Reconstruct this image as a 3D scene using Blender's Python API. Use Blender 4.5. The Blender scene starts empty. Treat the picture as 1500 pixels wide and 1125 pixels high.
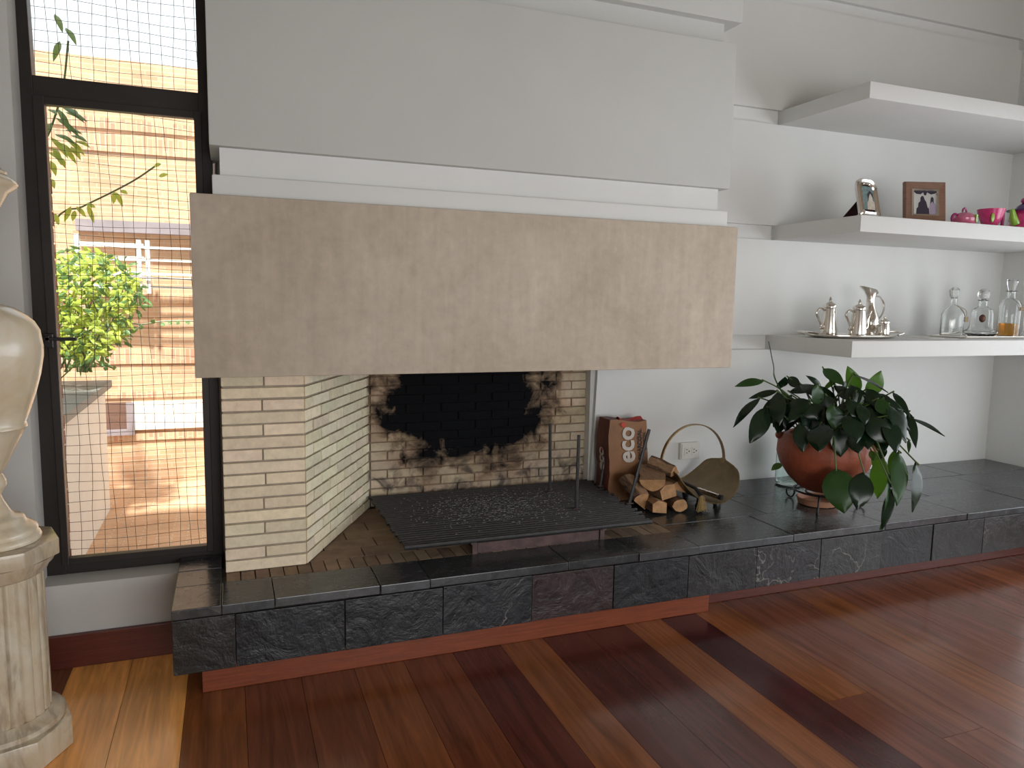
import bpy, math, random
from mathutils import Vector, Matrix
random.seed(7)
SC = bpy.context.scene
COL = SC.collection
PI = math.pi

# ------------------------------------------------------------------ camera
F, YAW, PITCH, ROLL, CH = 1077.25, .3698, .1140, .0178, 1.48
def _rot():
    cy, sy, cp, sp, cr, sr = math.cos(YAW), math.sin(YAW), math.cos(PITCH), math.sin(PITCH), math.cos(ROLL), math.sin(ROLL)
    Ry = Matrix(((cy, -sy, 0), (sy, cy, 0), (0, 0, 1)))
    A = Matrix(((1, 0, 0), (0, 0, -1), (0, 1, 0)))
    Rp = Matrix(((1, 0, 0), (0, cp, -sp), (0, sp, cp)))
    Rr = Matrix(((cr, -sr, 0), (sr, cr, 0), (0, 0, 1)))
    return Rr @ Rp @ A @ Ry
RM = _rot()
CPOS = Vector((0, 0, CH))
cam_d = bpy.data.cameras.new('camera')
cam_d.sensor_width = 36; cam_d.lens = F * 36 / 1500; cam_d.clip_start = .05
cam = bpy.data.objects.new('camera', cam_d); COL.objects.link(cam)
r0, r1, r2 = RM[0], RM[1], RM[2]
cam.matrix_world = Matrix(((r0[0], -r1[0], -r2[0], 0), (r0[1], -r1[1], -r2[1], 0), (r0[2], -r1[2], -r2[2], CH), (0, 0, 0, 1)))
SC.camera = cam

# ------------------------------------------------------------------ world, sun, window light, exposure
W = bpy.data.worlds.new('world'); SC.world = W; W.use_nodes = True
W.node_tree.nodes['Background'].inputs[0].default_value = (.93, .96, 1, 1)
W.node_tree.nodes['Background'].inputs[1].default_value = 1.45
def sun(energy, elev, az, col):
    d = bpy.data.lights.new('sun', 'SUN'); d.energy = energy; d.angle = math.radians(3); d.color = col
    o = bpy.data.objects.new('sun', d); COL.objects.link(o)
    dirv = Vector((math.sin(az) * math.cos(elev), math.cos(az) * math.cos(elev), -math.sin(elev)))
    o.rotation_euler = dirv.to_track_quat('-Z', 'Y').to_euler()
sun(11, math.radians(62), math.radians(10), (1, .94, .83))
def daylight(name, loc, rot, sx, sy, power, col):
    d = bpy.data.lights.new(name, 'AREA'); d.shape = 'RECTANGLE'; d.size = sx; d.size_y = sy; d.energy = power; d.color = col
    o = bpy.data.objects.new(name, d); COL.objects.link(o); o.location = loc; o.rotation_euler = rot
# daylight of the tall right windows, plus an added rear fill for frontal light
daylight('window_daylight_right', (5.36, .15, 1.25), (0, math.radians(90), 0), 2.0, 4.5, 85, (.90, .955, 1))
daylight('added_fill_rear', (1.6, -3.06, 1.2), (math.radians(90), 0, 0), 3.0, 1.9, 100, (.985, .99, .965))
SC.view_settings.view_transform = 'Standard'; SC.view_settings.look = 'None'
SC.view_settings.exposure = 0.0; SC.view_settings.gamma = 1.0; SC.view_settings.use_curve_mapping = False

# ------------------------------------------------------------------ placing helpers
def ray(x, y):
    return RM.transposed() @ Vector(((x - 750) / F, (y - 562.5) / F, 1))
def at(x, y, Y):
    d = ray(x, y); return CPOS + d * (Y / d.y)
def atz(x, y, z):
    d = ray(x, y); return CPOS + d * ((z - CH) / d.z)
def atc(x, y, c, s=0.0):
    """point of the sight line in the upright plane through (c) turned to the viewer, s metres beyond it"""
    v = Vector((c[0], c[1])); dist = v.length; v = v / dist
    d = ray(x, y); t = (dist + s) / (d.x * v.x + d.y * v.y); return CPOS + d * t

# ------------------------------------------------------------------ materials
def newmat(name):
    m = bpy.data.materials.new(name); m.use_nodes = True
    nt = m.node_tree; b = nt.nodes['Principled BSDF']
    return m, nt, b
def N(nt, t, **kw):
    n = nt.nodes.new(t)
    for k, v in kw.items(): setattr(n, k, v)
    return n
def L(nt, a, b): nt.links.new(a, b)
def vecscale(nt, src, sc, off=None):
    m = N(nt, 'ShaderNodeVectorMath', operation='MULTIPLY'); L(nt, src, m.inputs[0]); m.inputs[1].default_value = sc
    if off is None: return m.outputs[0]
    a = N(nt, 'ShaderNodeVectorMath', operation='ADD'); L(nt, m.outputs[0], a.inputs[0]); L(nt, off, a.inputs[1]); return a.outputs[0]
def noise(nt, vec, scale, detail=4, rough=.55, dist=0):
    n = N(nt, 'ShaderNodeTexNoise'); n.inputs['Scale'].default_value = scale; n.inputs['Detail'].default_value = detail
    n.inputs['Roughness'].default_value = rough; n.inputs['Distortion'].default_value = dist
    if vec is not None: L(nt, vec, n.inputs['Vector'])
    return n.outputs['Fac']
def mapr(nt, v, a, b, c, d):
    n = N(nt, 'ShaderNodeMapRange'); L(nt, v, n.inputs[0])
    for i, x in enumerate((a, b, c, d)): n.inputs[i + 1].default_value = x
    return n.outputs[0]
def mixc(nt, f, a, b, blend='MIX'):
    n = N(nt, 'ShaderNodeMix', data_type='RGBA', blend_type=blend)
    if isinstance(f, (int, float)): n.inputs[0].default_value = f
    else: L(nt, f, n.inputs[0])
    for k, v in ((6, a), (7, b)):
        if isinstance(v, tuple): n.inputs[k].default_value = (*v, 1) if len(v) == 3 else v
        else: L(nt, v, n.inputs[k])
    return n.outputs[2]
def mathn(nt, op, a, b=None, clamp=False):
    n = N(nt, 'ShaderNodeMath', operation=op, use_clamp=clamp)
    for i, v in ((0, a), (1, b)):
        if v is None: continue
        if isinstance(v, (int, float)): n.inputs[i].default_value = v
        else: L(nt, v, n.inputs[i])
    return n.outputs[0]
def pos(nt): return N(nt, 'ShaderNodeNewGeometry').outputs['Position']
def bump(nt, b, h, strength, dist=.01):
    n = N(nt, 'ShaderNodeBump'); n.inputs['Strength'].default_value = strength; n.inputs['Distance'].default_value = dist
    L(nt, h, n.inputs['Height']); L(nt, n.outputs[0], b.inputs['Normal'])
def tone(nt, col, f, amt):
    """col varied by +-amt following f"""
    s = mapr(nt, f, .25, .75, 1 - amt, 1 + amt)
    c = N(nt, 'ShaderNodeCombineColor'); [L(nt, s, c.inputs[i]) for i in range(3)]
    return mixc(nt, 1.0, col, c.outputs[0], 'MULTIPLY')
def simple(name, col, rough=.5, metal=0, var=.06, vs=6, bs=0, bscale=40, spec=.5, objcol=False, coat=0, stretch=(1, 1, 1)):
    m, nt, b = newmat(name)
    p = vecscale(nt, pos(nt), stretch)
    f = noise(nt, p, vs)
    base = N(nt, 'ShaderNodeObjectInfo').outputs['Color'] if objcol else col
    L(nt, tone(nt, base, f, var), b.inputs['Base Color'])
    b.inputs['Roughness'].default_value = rough; b.inputs['Metallic'].default_value = metal
    b.inputs['Specular IOR Level'].default_value = spec; b.inputs['Coat Weight'].default_value = coat
    if bs: bump(nt, b, noise(nt, p, bscale, 5), bs)
    return m
MAT = {}
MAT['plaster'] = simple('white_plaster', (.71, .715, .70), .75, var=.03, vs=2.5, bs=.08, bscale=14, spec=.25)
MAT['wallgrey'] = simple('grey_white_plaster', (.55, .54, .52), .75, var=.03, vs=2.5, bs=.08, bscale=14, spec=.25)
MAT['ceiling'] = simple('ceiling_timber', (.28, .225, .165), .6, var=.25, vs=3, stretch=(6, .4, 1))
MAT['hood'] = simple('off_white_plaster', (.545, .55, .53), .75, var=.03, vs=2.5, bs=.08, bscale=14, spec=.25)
MAT['frame'] = simple('dark_bronze_frame', (.030, .024, .022), .42, .35, var=.15, vs=10)
MAT['iron'] = simple('black_iron', (.060, .060, .063), .42, .45, var=.25, vs=30, bs=.2, bscale=120)
MAT['irond'] = simple('blackened_wire', (.012, .012, .013), .4, .3, var=.2)
MAT['rust'] = simple('rusty_iron', (.10, .062, .060), .6, .4, var=.5, vs=16, bs=.25, bscale=60)
MAT['silver'] = simple('polished_silver', (.80, .76, .70), .16, 1, var=.06, vs=40)
MAT['brass'] = simple('aged_brass', (.21, .155, .088), .40, .8, var=.18, vs=14)
MAT['brassd'] = simple('aged_brass_handle', (.30, .21, .10), .38, .85, var=.15, vs=30)
MAT['black'] = simple('black_plastic', (.012, .012, .014), .35, 0, var=.1)
MAT['terra'] = simple('terracotta', (.30, .072, .032), .55, 0, var=.28, vs=9, bs=.3, bscale=50)
MAT['terral'] = simple('pale_terracotta', (.40, .19, .11), .65, 0, var=.2, vs=14, bs=.2)
MAT['soil'] = simple('potting_soil', (.03, .02, .014), .95, 0, var=.4, vs=60, bs=.8, bscale=60)
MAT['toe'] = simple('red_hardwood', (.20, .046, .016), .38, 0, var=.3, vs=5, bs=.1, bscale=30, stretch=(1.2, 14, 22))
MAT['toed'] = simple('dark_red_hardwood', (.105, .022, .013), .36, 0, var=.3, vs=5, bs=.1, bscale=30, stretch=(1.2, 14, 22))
MAT['mortar'] = simple('grey_mortar', (.34, .285, .22), .9, 0, var=.2, vs=20, bs=.5, bscale=70)
MAT['grout'] = simple('dark_grout', (.15, .132, .115), .9, 0, var=.3, vs=20, bs=.5, bscale=70)
MAT['socket'] = simple('white_plastic', (.72, .71, .66), .4, 0, var=.02)
MAT['paper'] = simple('kraft_paper', (.26, .120, .050), .62, 0, var=.22, vs=9, bs=.5, bscale=22)
MAT['paperd'] = simple('dark_red_paper', (.15, .038, .026), .6, 0, var=.25, vs=9, bs=.4, bscale=22)
MAT['paperr'] = simple('red_paper', (.40, .035, .030), .55, 0, var=.2, vs=30, bs=.5, bscale=30)
MAT['inkw'] = simple('white_ink', (.58, .53, .48), .6, 0, var=.05)
MAT['inkb'] = simple('black_ink', (.02, .016, .014), .6, 0, var=.05)
MAT['inkr'] = simple('red_ink', (.55, .055, .03), .6, 0, var=.05)
MAT['pink'] = simple('pink_glaze', (.62, .045, .19), .22, 0, var=.25, vs=38, coat=.5)
MAT['pinkl'] = simple('rose_glaze', (.60, .13, .24), .22, 0, var=.25, vs=38, coat=.5)
MAT['magenta'] = simple('magenta_glaze', (.30, .02, .13), .25, 0, var=.2, vs=30, coat=.5)
MAT['lime'] = simple('lime_glaze', (.28, .52, .05), .25, 0, var=.2, vs=30, coat=.5)
MAT['purple'] = simple('purple_glaze', (.060, .028, .12), .25, 0, var=.2, vs=30, coat=.5)
MAT['orangeg'] = simple('orange_glaze', (.60, .27, .06), .25, 0, var=.2, vs=30, coat=.5)
MAT['wood_frame'] = simple('walnut_veneer', (.20, .105, .068), .4, 0, var=.2, vs=20, stretch=(1, 1, 6))
MAT['velvet'] = simple('maroon_velvet', (.055, .010, .010), .9, 0, var=.1)
MAT['photo_bg'] = simple('photo_pale', (.50, .49, .47), .3, 0, var=.1)
MAT['photo_dk'] = simple('photo_dark', (.035, .028, .045), .3, 0, var=.1)
MAT['photo_md'] = simple('photo_lilac', (.33, .27, .36), .3, 0, var=.1)
MAT['photo_bl'] = simple('photo_blue_grey', (.14, .20, .20), .3, 0, var=.4, vs=60)
MAT['photo_sk'] = simple('photo_cream', (.52, .46, .38), .3, 0, var=.15, vs=60)
MAT['copperm'] = simple('dark_copper', (.12, .06, .045), .4, .6, var=.3, vs=100)
MAT['ash'] = simple('pale_ash', (.34, .33, .32), .95, 0, var=.2, vs=50)
MAT['bristle'] = simple('straw_bristle', (.40, .28, .11), .7, 0, var=.3, vs=120)
MAT['stem'] = simple('green_stem', (.075, .125, .03), .4, 0, var=.15)
MAT['outwhite'] = simple('outdoor_whitewash', (.74, .74, .71), .8, 0, var=.06, vs=3, bs=.1)
MAT['rail'] = simple('white_rail_paint', (.85, .85, .84), .5, 0, var=.02)
MAT['coping'] = simple('grey_slate_coping', (.20, .21, .21), .6, 0, var=.15, vs=6, bs=.2)
MAT['gutter'] = simple('grey_gutter', (.28, .25, .28), .5, 0, var=.15)
MAT['outdark'] = simple('brown_shutter', (.15, .085, .065), .6, 0, var=.2, vs=4, stretch=(1, 1, 12))
MAT['netm'] = simple('net_cord', (.06, .045, .04), .7, 0, var=.05)
MAT['jamb'] = simple('outdoor_red_brick', (.34, .11, .085), .8, 0, var=.2, vs=30)
MAT['sootplate'] = simple('sooty_steel', (.012, .011, .011), .8, .2, var=.2)

def foliage(name, col, tcol, rough=.3, trans=.25, var=.25):
    m, nt, b = newmat(name)
    f = noise(nt, pos(nt), 18)
    L(nt, tone(nt, col, f, var), b.inputs['Base Color']); b.inputs['Roughness'].default_value = rough
    b.inputs['Specular IOR Level'].default_value = .42
    t = N(nt, 'ShaderNodeBsdfTranslucent'); t.inputs[0].default_value = (*tcol, 1)
    x = N(nt, 'ShaderNodeMixShader'); x.inputs[0].default_value = trans
    L(nt, b.outputs[0], x.inputs[1]); L(nt, t.outputs[0], x.inputs[2]); L(nt, x.outputs[0], nt.nodes['Material Output'].inputs[0])
    return m
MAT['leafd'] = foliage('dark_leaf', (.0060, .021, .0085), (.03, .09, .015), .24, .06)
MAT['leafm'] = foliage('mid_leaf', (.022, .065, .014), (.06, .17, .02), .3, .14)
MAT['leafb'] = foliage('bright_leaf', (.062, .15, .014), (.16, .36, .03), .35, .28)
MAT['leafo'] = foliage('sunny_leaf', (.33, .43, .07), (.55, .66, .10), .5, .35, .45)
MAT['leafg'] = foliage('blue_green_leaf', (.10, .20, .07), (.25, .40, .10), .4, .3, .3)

def m_concrete():
    m, nt, b = newmat('smoothed_concrete')
    p = pos(nt)
    a = noise(nt, p, 2.6, 5, .6, .6); c = noise(nt, p, 22, 5, .6); s = noise(nt, vecscale(nt, p, (9, 9, .9)), 3, 4)
    col = mixc(nt, mapr(nt, a, .3, .7, 0, 1), (.45, .37, .29), (.54, .46, .375))
    col = tone(nt, col, c, .10); col = tone(nt, col, s, .08)
    sp = mapr(nt, noise(nt, vecscale(nt, p, (1, 1, .5)), 6.5, 3, .5, .4), .62, .78, 0, .5)
    col = mixc(nt, sp, col, (.64, .58, .47))
    L(nt, col, b.inputs['Base Color']); b.inputs['Roughness'].default_value = .62; b.inputs['Specular IOR Level'].default_value = .35
    bump(nt, b, c, .12, .005)
    return m
MAT['concrete'] = m_concrete()

def m_wood():
    m, nt, b = newmat('varnished_hardwood_plank')
    oi = N(nt, 'ShaderNodeObjectInfo')
    off = N(nt, 'ShaderNodeCombineXYZ'); r = mathn(nt, 'MULTIPLY', oi.outputs['Random'], 37.0); L(nt, r, off.inputs[0]); L(nt, r, off.inputs[1])
    p = vecscale(nt, pos(nt), (11, .9, 1), off.outputs[0])
    g = noise(nt, p, 1.6, 6, .6, 1.1)
    g2 = noise(nt, vecscale(nt, pos(nt), (110, 3.5, 1), off.outputs[0]), 1.0, 3)
    col = tone(nt, oi.outputs['Color'], g, .42); col = tone(nt, col, g2, .14)
    L(nt, col, b.inputs['Base Color'])
    b.inputs['Roughness'].default_value = .2; b.inputs['Specular IOR Level'].default_value = .7
    rr = mapr(nt, noise(nt, pos(nt), 3.0, 3), .3, .7, .13, .26); L(nt, rr, b.inputs['Roughness'])
    bump(nt, b, noise(nt, vecscale(nt, pos(nt), (3, 1, 1)), 2.0, 2), .05, .02)
    return m
MAT['plank'] = m_wood()

def m_slate(name='split_black_slate', bk=.30, rough=(.17, .34), spec=.55, ck=.3):
    m, nt, b = newmat(name)
    oi = N(nt, 'ShaderNodeObjectInfo')
    off = N(nt, 'ShaderNodeCombineXYZ'); r = mathn(nt, 'MULTIPLY', oi.outputs['Random'], 23.0); [L(nt, r, off.inputs[i]) for i in range(3)]
    p = vecscale(nt, pos(nt), (1, 1.6, 1), off.outputs[0])
    a = noise(nt, p, 7, 6, .62, .9); c = noise(nt, p, 34, 5, .65)
    col = tone(nt, oi.outputs['Color'], a, .5); col = tone(nt, col, c, .3)
    v = N(nt, 'ShaderNodeTexVoronoi', feature='DISTANCE_TO_EDGE'); v.inputs['Scale'].default_value = 2.1
    wv = N(nt, 'ShaderNodeVectorMath', operation='ADD'); L(nt, p, wv.inputs[0])
    nz = N(nt, 'ShaderNodeTexNoise'); nz.inputs['Scale'].default_value = 5; nz.inputs['Detail'].default_value = 5; L(nt, p, nz.inputs['Vector'])
    ns = N(nt, 'ShaderNodeVectorMath', operation='SCALE'); L(nt, nz.outputs['Color'], ns.inputs[0]); ns.inputs['Scale'].default_value = .5
    L(nt, ns.outputs[0], wv.inputs[1]); L(nt, wv.outputs[0], v.inputs['Vector'])
    crack = mapr(nt, v.outputs['Distance'], .003, .010, 1, 0)
    crack = mathn(nt, 'MULTIPLY', crack, mapr(nt, noise(nt, p, 2.2, 2), .50, .60, 0, ck))
    col = mixc(nt, crack, col, (.20, .185, .165))
    L(nt, col, b.inputs['Base Color'])
    L(nt, mapr(nt, c, .3, .7, *rough), b.inputs['Roughness']); b.inputs['Specular IOR Level'].default_value = spec
    h = mathn(nt, 'ADD', mathn(nt, 'MULTIPLY', a, 1.2), mathn(nt, 'MULTIPLY', c, .35))
    bump(nt, b, h, bk, .010)
    return m
MAT['slate'] = m_slate('split_black_slate', .75, (.26, .46), .50, .75)
MAT['slatetop'] = m_slate('honed_slate_top', .13, (.15, .30))

def m_brick():
    """cream firebrick; the black smoke stain of the hearth wall has its own ragged outline on the wall"""
    m, nt, b = newmat('cream_firebrick')
    oi = N(nt, 'ShaderNodeObjectInfo'); p = pos(nt)
    sx = N(nt, 'ShaderNodeSeparateXYZ'); L(nt, p, sx.inputs[0]); X, Y, Z = sx.outputs
    c = noise(nt, p, 30, 5, .65); a = noise(nt, p, 6.5, 5, .62, .5)
    col = tone(nt, oi.outputs['Color'], c, .13)
    wob = mapr(nt, a, .25, .75, -.17, .17)
    # half width of the stain grows with height
    half = mapr(nt, Z, .50, .80, .24, .49)
    dx = mathn(nt, 'ABSOLUTE', mathn(nt, 'SUBTRACT', X, 1.235))
    side = mathn(nt, 'SUBTRACT', mathn(nt, 'ADD', half, wob), dx)
    low = mathn(nt, 'SUBTRACT', mathn(nt, 'ADD', Z, mathn(nt, 'MULTIPLY', wob, .75)), .575)
    s = mapr(nt, mathn(nt, 'MINIMUM', side, low), -.06, .07, 0, 1)
    back = mapr(nt, Y, 3.80, 3.845, 0, 1)
    s = mathn(nt, 'MULTIPLY', s, back)
    brown = mathn(nt, 'MULTIPLY', mapr(nt, mathn(nt, 'MINIMUM', side, low), -.22, .0, 0, .7), back)
    col = mixc(nt, brown, col, (.26, .15, .085))
    patch = mathn(nt, 'MULTIPLY', mapr(nt, noise(nt, p, 9, 4, .6, .8), .48, .64, 0, .85), mathn(nt, 'MULTIPLY', back, mapr(nt, Z, .52, .66, 1, 0)))
    col = mixc(nt, patch, col, (.075, .06, .055))
    col = mixc(nt, s, col, (.0045, .0048, .0062))
    L(nt, col, b.inputs['Base Color']); b.inputs['Roughness'].default_value = .85; b.inputs['Specular IOR Level'].default_value = .12
    bump(nt, b, mathn(nt, 'ADD', c, mathn(nt, 'MULTIPLY', a, 1.5)), .4, .008)
    return m
MAT['brick'] = m_brick()
MAT['paver'] = simple('brown_hearth_brick', (.17, .115, .078), .8, 0, var=.3, vs=12, bs=.4, bscale=50, objcol=True)

def m_marble(name, base, dark, light, vk=.3):
    m, nt, b = newmat(name)
    p = pos(nt)
    a = noise(nt, vecscale(nt, p, (1, 1, .55)), 7, 6, .6, 1.6); v = noise(nt, vecscale(nt, p, (1, 1, .6)), 2.6, 5, .55, 1.2)
    vein = mapr(nt, mathn(nt, 'ABSOLUTE', mathn(nt, 'SUBTRACT', v, .5)), 0, .05, vk, 0)
    col = mixc(nt, mapr(nt, a, .32, .68, 0, 1), base, light)
    col = mixc(nt, vein, col, dark)
    L(nt, col, b.inputs['Base Color']); b.inputs['Roughness'].default_value = .25; b.inputs['Coat Weight'].default_value = .3
    b.inputs['Subsurface Weight'].default_value = .12; b.inputs['Subsurface Radius'].default_value = (.03, .02, .01); b.inputs['Subsurface Scale'].default_value = .3
    return m
MAT['urn'] = m_marble('ivory_alabaster', (.60, .49, .33), (.48, .35, .20), (.66, .60, .49), .35)
MAT['onyx'] = m_marble('veined_onyx', (.44, .34, .22), (.26, .19, .13), (.56, .50, .39), .55)

def m_glass(name, col=(1, 1, 1), ior=1.46, rough=0):
    m, nt, b = newmat(name)
    b.inputs['Base Color'].default_value = (*col, 1); b.inputs['Roughness'].default_value = rough
    b.inputs['Transmission Weight'].default_value = 1; b.inputs['IOR'].default_value = ior
    return m
MAT['crystal'] = m_glass('clear_crystal', (.97, .985, .98))
MAT['jarglass'] = m_glass('greenish_jar_glass', (.86, .95, .92))
MAT['whisky'] = m_glass('amber_spirit', (.88, .40, .03), 1.35)
def m_pane():
    m, nt, b = newmat('window_pane')
    t = N(nt, 'ShaderNodeBsdfTransparent'); t.inputs[0].default_value = (.97, .985, .98, 1)
    g = N(nt, 'ShaderNodeBsdfGlossy'); g.inputs['Roughness'].default_value = .02
    f = N(nt, 'ShaderNodeFresnel'); f.inputs[0].default_value = 1.45
    x = N(nt, 'ShaderNodeMixShader'); L(nt, f.outputs[0], x.inputs[0]); L(nt, t.outputs[0], x.inputs[1]); L(nt, g.outputs[0], x.inputs[2])
    L(nt, x.outputs[0], nt.nodes['Material Output'].inputs[0])
    return m
MAT['pane'] = m_pane()
def m_facade(name, vertical=False, floor=False, c1=(.60, .40, .26), c2=(.55, .31, .19), mort=(.60, .48, .36)):
    m, nt, b = newmat(name)
    p = pos(nt); s = N(nt, 'ShaderNodeSeparateXYZ'); L(nt, p, s.inputs[0])
    cx = N(nt, 'ShaderNodeCombineXYZ')
    a, c = (s.outputs[0], s.outputs[2])
    if floor: c = s.outputs[1]
    if vertical: a, c = c, a
    L(nt, a, cx.inputs[0]); L(nt, c, cx.inputs[1])
    br = N(nt, 'ShaderNodeTexBrick'); L(nt, cx.outputs[0], br.inputs['Vector'])
    br.inputs['Color1'].default_value = (*c1, 1); br.inputs['Color2'].default_value = (*c2, 1); br.inputs['Mortar'].default_value = (*mort, 1)
    br.inputs['Scale'].default_value = 1; br.inputs['Brick Width'].default_value = .20; br.inputs['Row Height'].default_value = .040
    br.inputs['Mortar Size'].default_value = .004; br.inputs['Bias'].default_value = -.3
    col = tone(nt, br.outputs['Color'], noise(nt, p, 3, 5), .2)
    L(nt, col, b.inputs['Base Color']); b.inputs['Roughness'].default_value = .85
    return m
MAT['facade'] = m_facade('outdoor_brick_wall')
MAT['facade_v'] = m_facade('outdoor_soldier_course', True, c2=(.46, .22, .16))
MAT['terrace'] = m_facade('terrace_brick_paving', False, True, (.58, .36, .22), (.52, .29, .16))
def m_bark():
    m, nt, b = newmat('rough_bark'); p = pos(nt)
    f = noise(nt, vecscale(nt, p, (24, 5, 24)), 2, 6, .65, .4)
    L(nt, mixc(nt, mapr(nt, f, .35, .65, 0, 1), (.045, .026, .018), (.22, .13, .075)), b.inputs['Base Color']); b.inputs['Roughness'].default_value = .9
    bump(nt, b, f, .7, .01); return m
MAT['bark'] = m_bark()
MAT['split'] = simple('split_firewood', (.36, .215, .12), .8, 0, var=.32, vs=3.5, bs=.6, bscale=9, stretch=(26, 4, 26))
MAT['cut'] = simple('sawn_end_grain', (.44, .24, .11), .8, 0, var=.3, vs=28, bs=.5, bscale=60)

# ------------------------------------------------------------------ mesh helpers
ORG = {}
class MB:
    def __init__(s): s.v = []; s.f = []; s.m = []
    def add(s, vs, fs, mi=0):
        o = len(s.v); s.v += [Vector(p) for p in vs]; s.f += [tuple(i + o for i in f) for f in fs]; s.m += [mi] * len(fs); return s
    def box(s, x0, x1, y0, y1, z0, z1, mi=0):
        return s.add([(x0, y0, z0), (x1, y0, z0), (x1, y1, z0), (x0, y1, z0), (x0, y0, z1), (x1, y0, z1), (x1, y1, z1), (x0, y1, z1)],
                     [(0, 3, 2, 1), (4, 5, 6, 7), (0, 1, 5, 4), (1, 2, 6, 5), (2, 3, 7, 6), (3, 0, 4, 7)], mi)
    def prism(s, poly, z0, z1, mi=0):
        n = len(poly)
        vs = [(p[0], p[1], z0) for p in poly] + [(p[0], p[1], z1) for p in poly]
        fs = [tuple(range(n))[::-1], tuple(range(n, 2 * n))] + [(i, (i + 1) % n, n + (i + 1) % n, n + i) for i in range(n)]
        return s.add(vs, fs, mi)
    def hexa(s, bot, top, mi=0):
        return s.add(list(bot) + list(top), [(0, 3, 2, 1), (4, 5, 6, 7), (0, 1, 5, 4), (1, 2, 6, 5), (2, 3, 7, 6), (3, 0, 4, 7)], mi)
    def tube(s, pts, r, n=8, cap=True, mi=0):
        pts = [Vector(p) for p in pts]; k = len(pts); rs = r if isinstance(r, (list, tuple)) else [r] * k
        vs = []; up = None
        for i, p in enumerate(pts):
            d = (pts[min(i + 1, k - 1)] - pts[max(i - 1, 0)]).normalized()
            if up is None:
                up = Vector((0, 0, 1)) if abs(d.z) < .9 else Vector((1, 0, 0))
            a = d.cross(up).normalized(); bb = a.cross(d).normalized(); up = bb
            vs += [p + (a * math.cos(2 * PI * j / n) + bb * math.sin(2 * PI * j / n)) * rs[i] for j in range(n)]
        fs = [(i * n + j, i * n + (j + 1) % n, (i + 1) * n + (j + 1) % n, (i + 1) * n + j) for i in range(k - 1) for j in range(n)]
        if cap: fs += [tuple(range(n))[::-1], tuple(range((k - 1) * n, k * n))]
        return s.add(vs, fs, mi)
    def lathe(s, prof, n=32, c=(0, 0, 0), fn=None, mi=0, squash=(1, 1)):
        vs = []; k = len(prof)
        for (r, z) in prof:
            for j in range(n):
                a = 2 * PI * j / n; rr = r * (fn(a, z) if fn else 1)
                vs.append((c[0] + rr * math.cos(a) * squash[0], c[1] + rr * math.sin(a) * squash[1], c[2] + z))
        fs = [(i * n + j, i * n + (j + 1) % n, (i + 1) * n + (j + 1) % n, (i + 1) * n + j) for i in range(k - 1) for j in range(n)]
        if prof[0][0] > 1e-6: fs.append(tuple(range(n))[::-1])
        if prof[-1][0] > 1e-6: fs.append(tuple(range((k - 1) * n, k * n)))
        return s.add(vs, fs, mi)
    def torus(s, c, R, r, n=32, k=8, squash=(1, 1), mi=0):
        pts = []
        vs = []; 
        for i in range(n):
            a = 2 * PI * i / n
            for j in range(k):
                q = 2 * PI * j / k
                vs.append((c[0] + (R + r * math.cos(q)) * math.cos(a) * squash[0], c[1] + (R + r * math.cos(q)) * math.sin(a) * squash[1], c[2] + r * math.sin(q)))
        fs = [(i * k + j, ((i + 1) % n) * k + j, ((i + 1) % n) * k + (j + 1) % k, i * k + (j + 1) % k) for i in range(n) for j in range(k)]
        return s.add(vs, fs, mi)
    def ball(s, c, r, n=14, k=8, sq=(1, 1, 1), mi=0):
        prof = [(max(1e-7, math.sin(PI * i / k)), -math.cos(PI * i / k)) for i in range(k + 1)]
        vs = [(c[0] + p[0] * r * sq[0] * math.cos(2 * PI * j / n), c[1] + p[0] * r * sq[1] * math.sin(2 * PI * j / n), c[2] + p[1] * r * sq[2]) for p in prof for j in range(n)]
        fs = [(i * n + j, i * n + (j + 1) % n, (i + 1) * n + (j + 1) % n, (i + 1) * n + j) for i in range(k) for j in range(n)]
        return s.add(vs, fs, mi)
    def xf(s, M):
        s.v = [M @ p for p in s.v]; return s
    def build(s, name, mat, parent=None, smooth=False, bevel=0, angle=40, color=None, origin=None):
        po = ORG.get(parent.name, Vector()) if parent else Vector()
        oo = po if parent and origin is None else Vector(origin) if origin is not None else Vector()
        me = bpy.data.meshes.new(name)
        me.from_pydata([tuple(p - oo) for p in s.v], [], s.f)
        mats = mat if isinstance(mat, (list, tuple)) else [mat]
        for x in mats: me.materials.append(MAT[x] if isinstance(x, str) else x)
        if len(mats) > 1: me.polygons.foreach_set('material_index', s.m)
        me.update()
        import bmesh
        bm = bmesh.new(); bm.from_mesh(me)
        bmesh.ops.remove_doubles(bm, verts=bm.verts, dist=1e-6)
        bmesh.ops.recalc_face_normals(bm, faces=bm.faces)
        if bevel:
            es = [e for e in bm.edges if len(e.link_faces) == 2 and e.calc_face_angle(0) > .6]
            bmesh.ops.bevel(bm, geom=es, offset=bevel, segments=2, affect='EDGES', profile=.6)
        bm.to_mesh(me); bm.free()
        if smooth:
            me.polygons.foreach_set('use_smooth', [True] * len(me.polygons))
            me.set_sharp_from_angle(angle=math.radians(angle))
        o = bpy.data.objects.new(name, me); COL.objects.link(o)
        if parent: o.parent = parent
        o.location = oo - po
        if color: o.color = (*color, 1)
        ORG[o.name] = oo
        return o
def thing(name, label, cat, loc=(0, 0, 0), group=None):
    o = bpy.data.objects.new(name, None); COL.objects.link(o); o.empty_display_size = .05; o.location = loc
    ORG[o.name] = Vector(loc); return tag(o, label, cat, group)
def tag(o, label, cat, group=None):
    o['label'] = label; o['category'] = cat
    if group: o['group'] = group
    return o
def struct(o, label=None):
    o['kind'] = 'structure'
    if label: o['label'] = label
    return o
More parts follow.
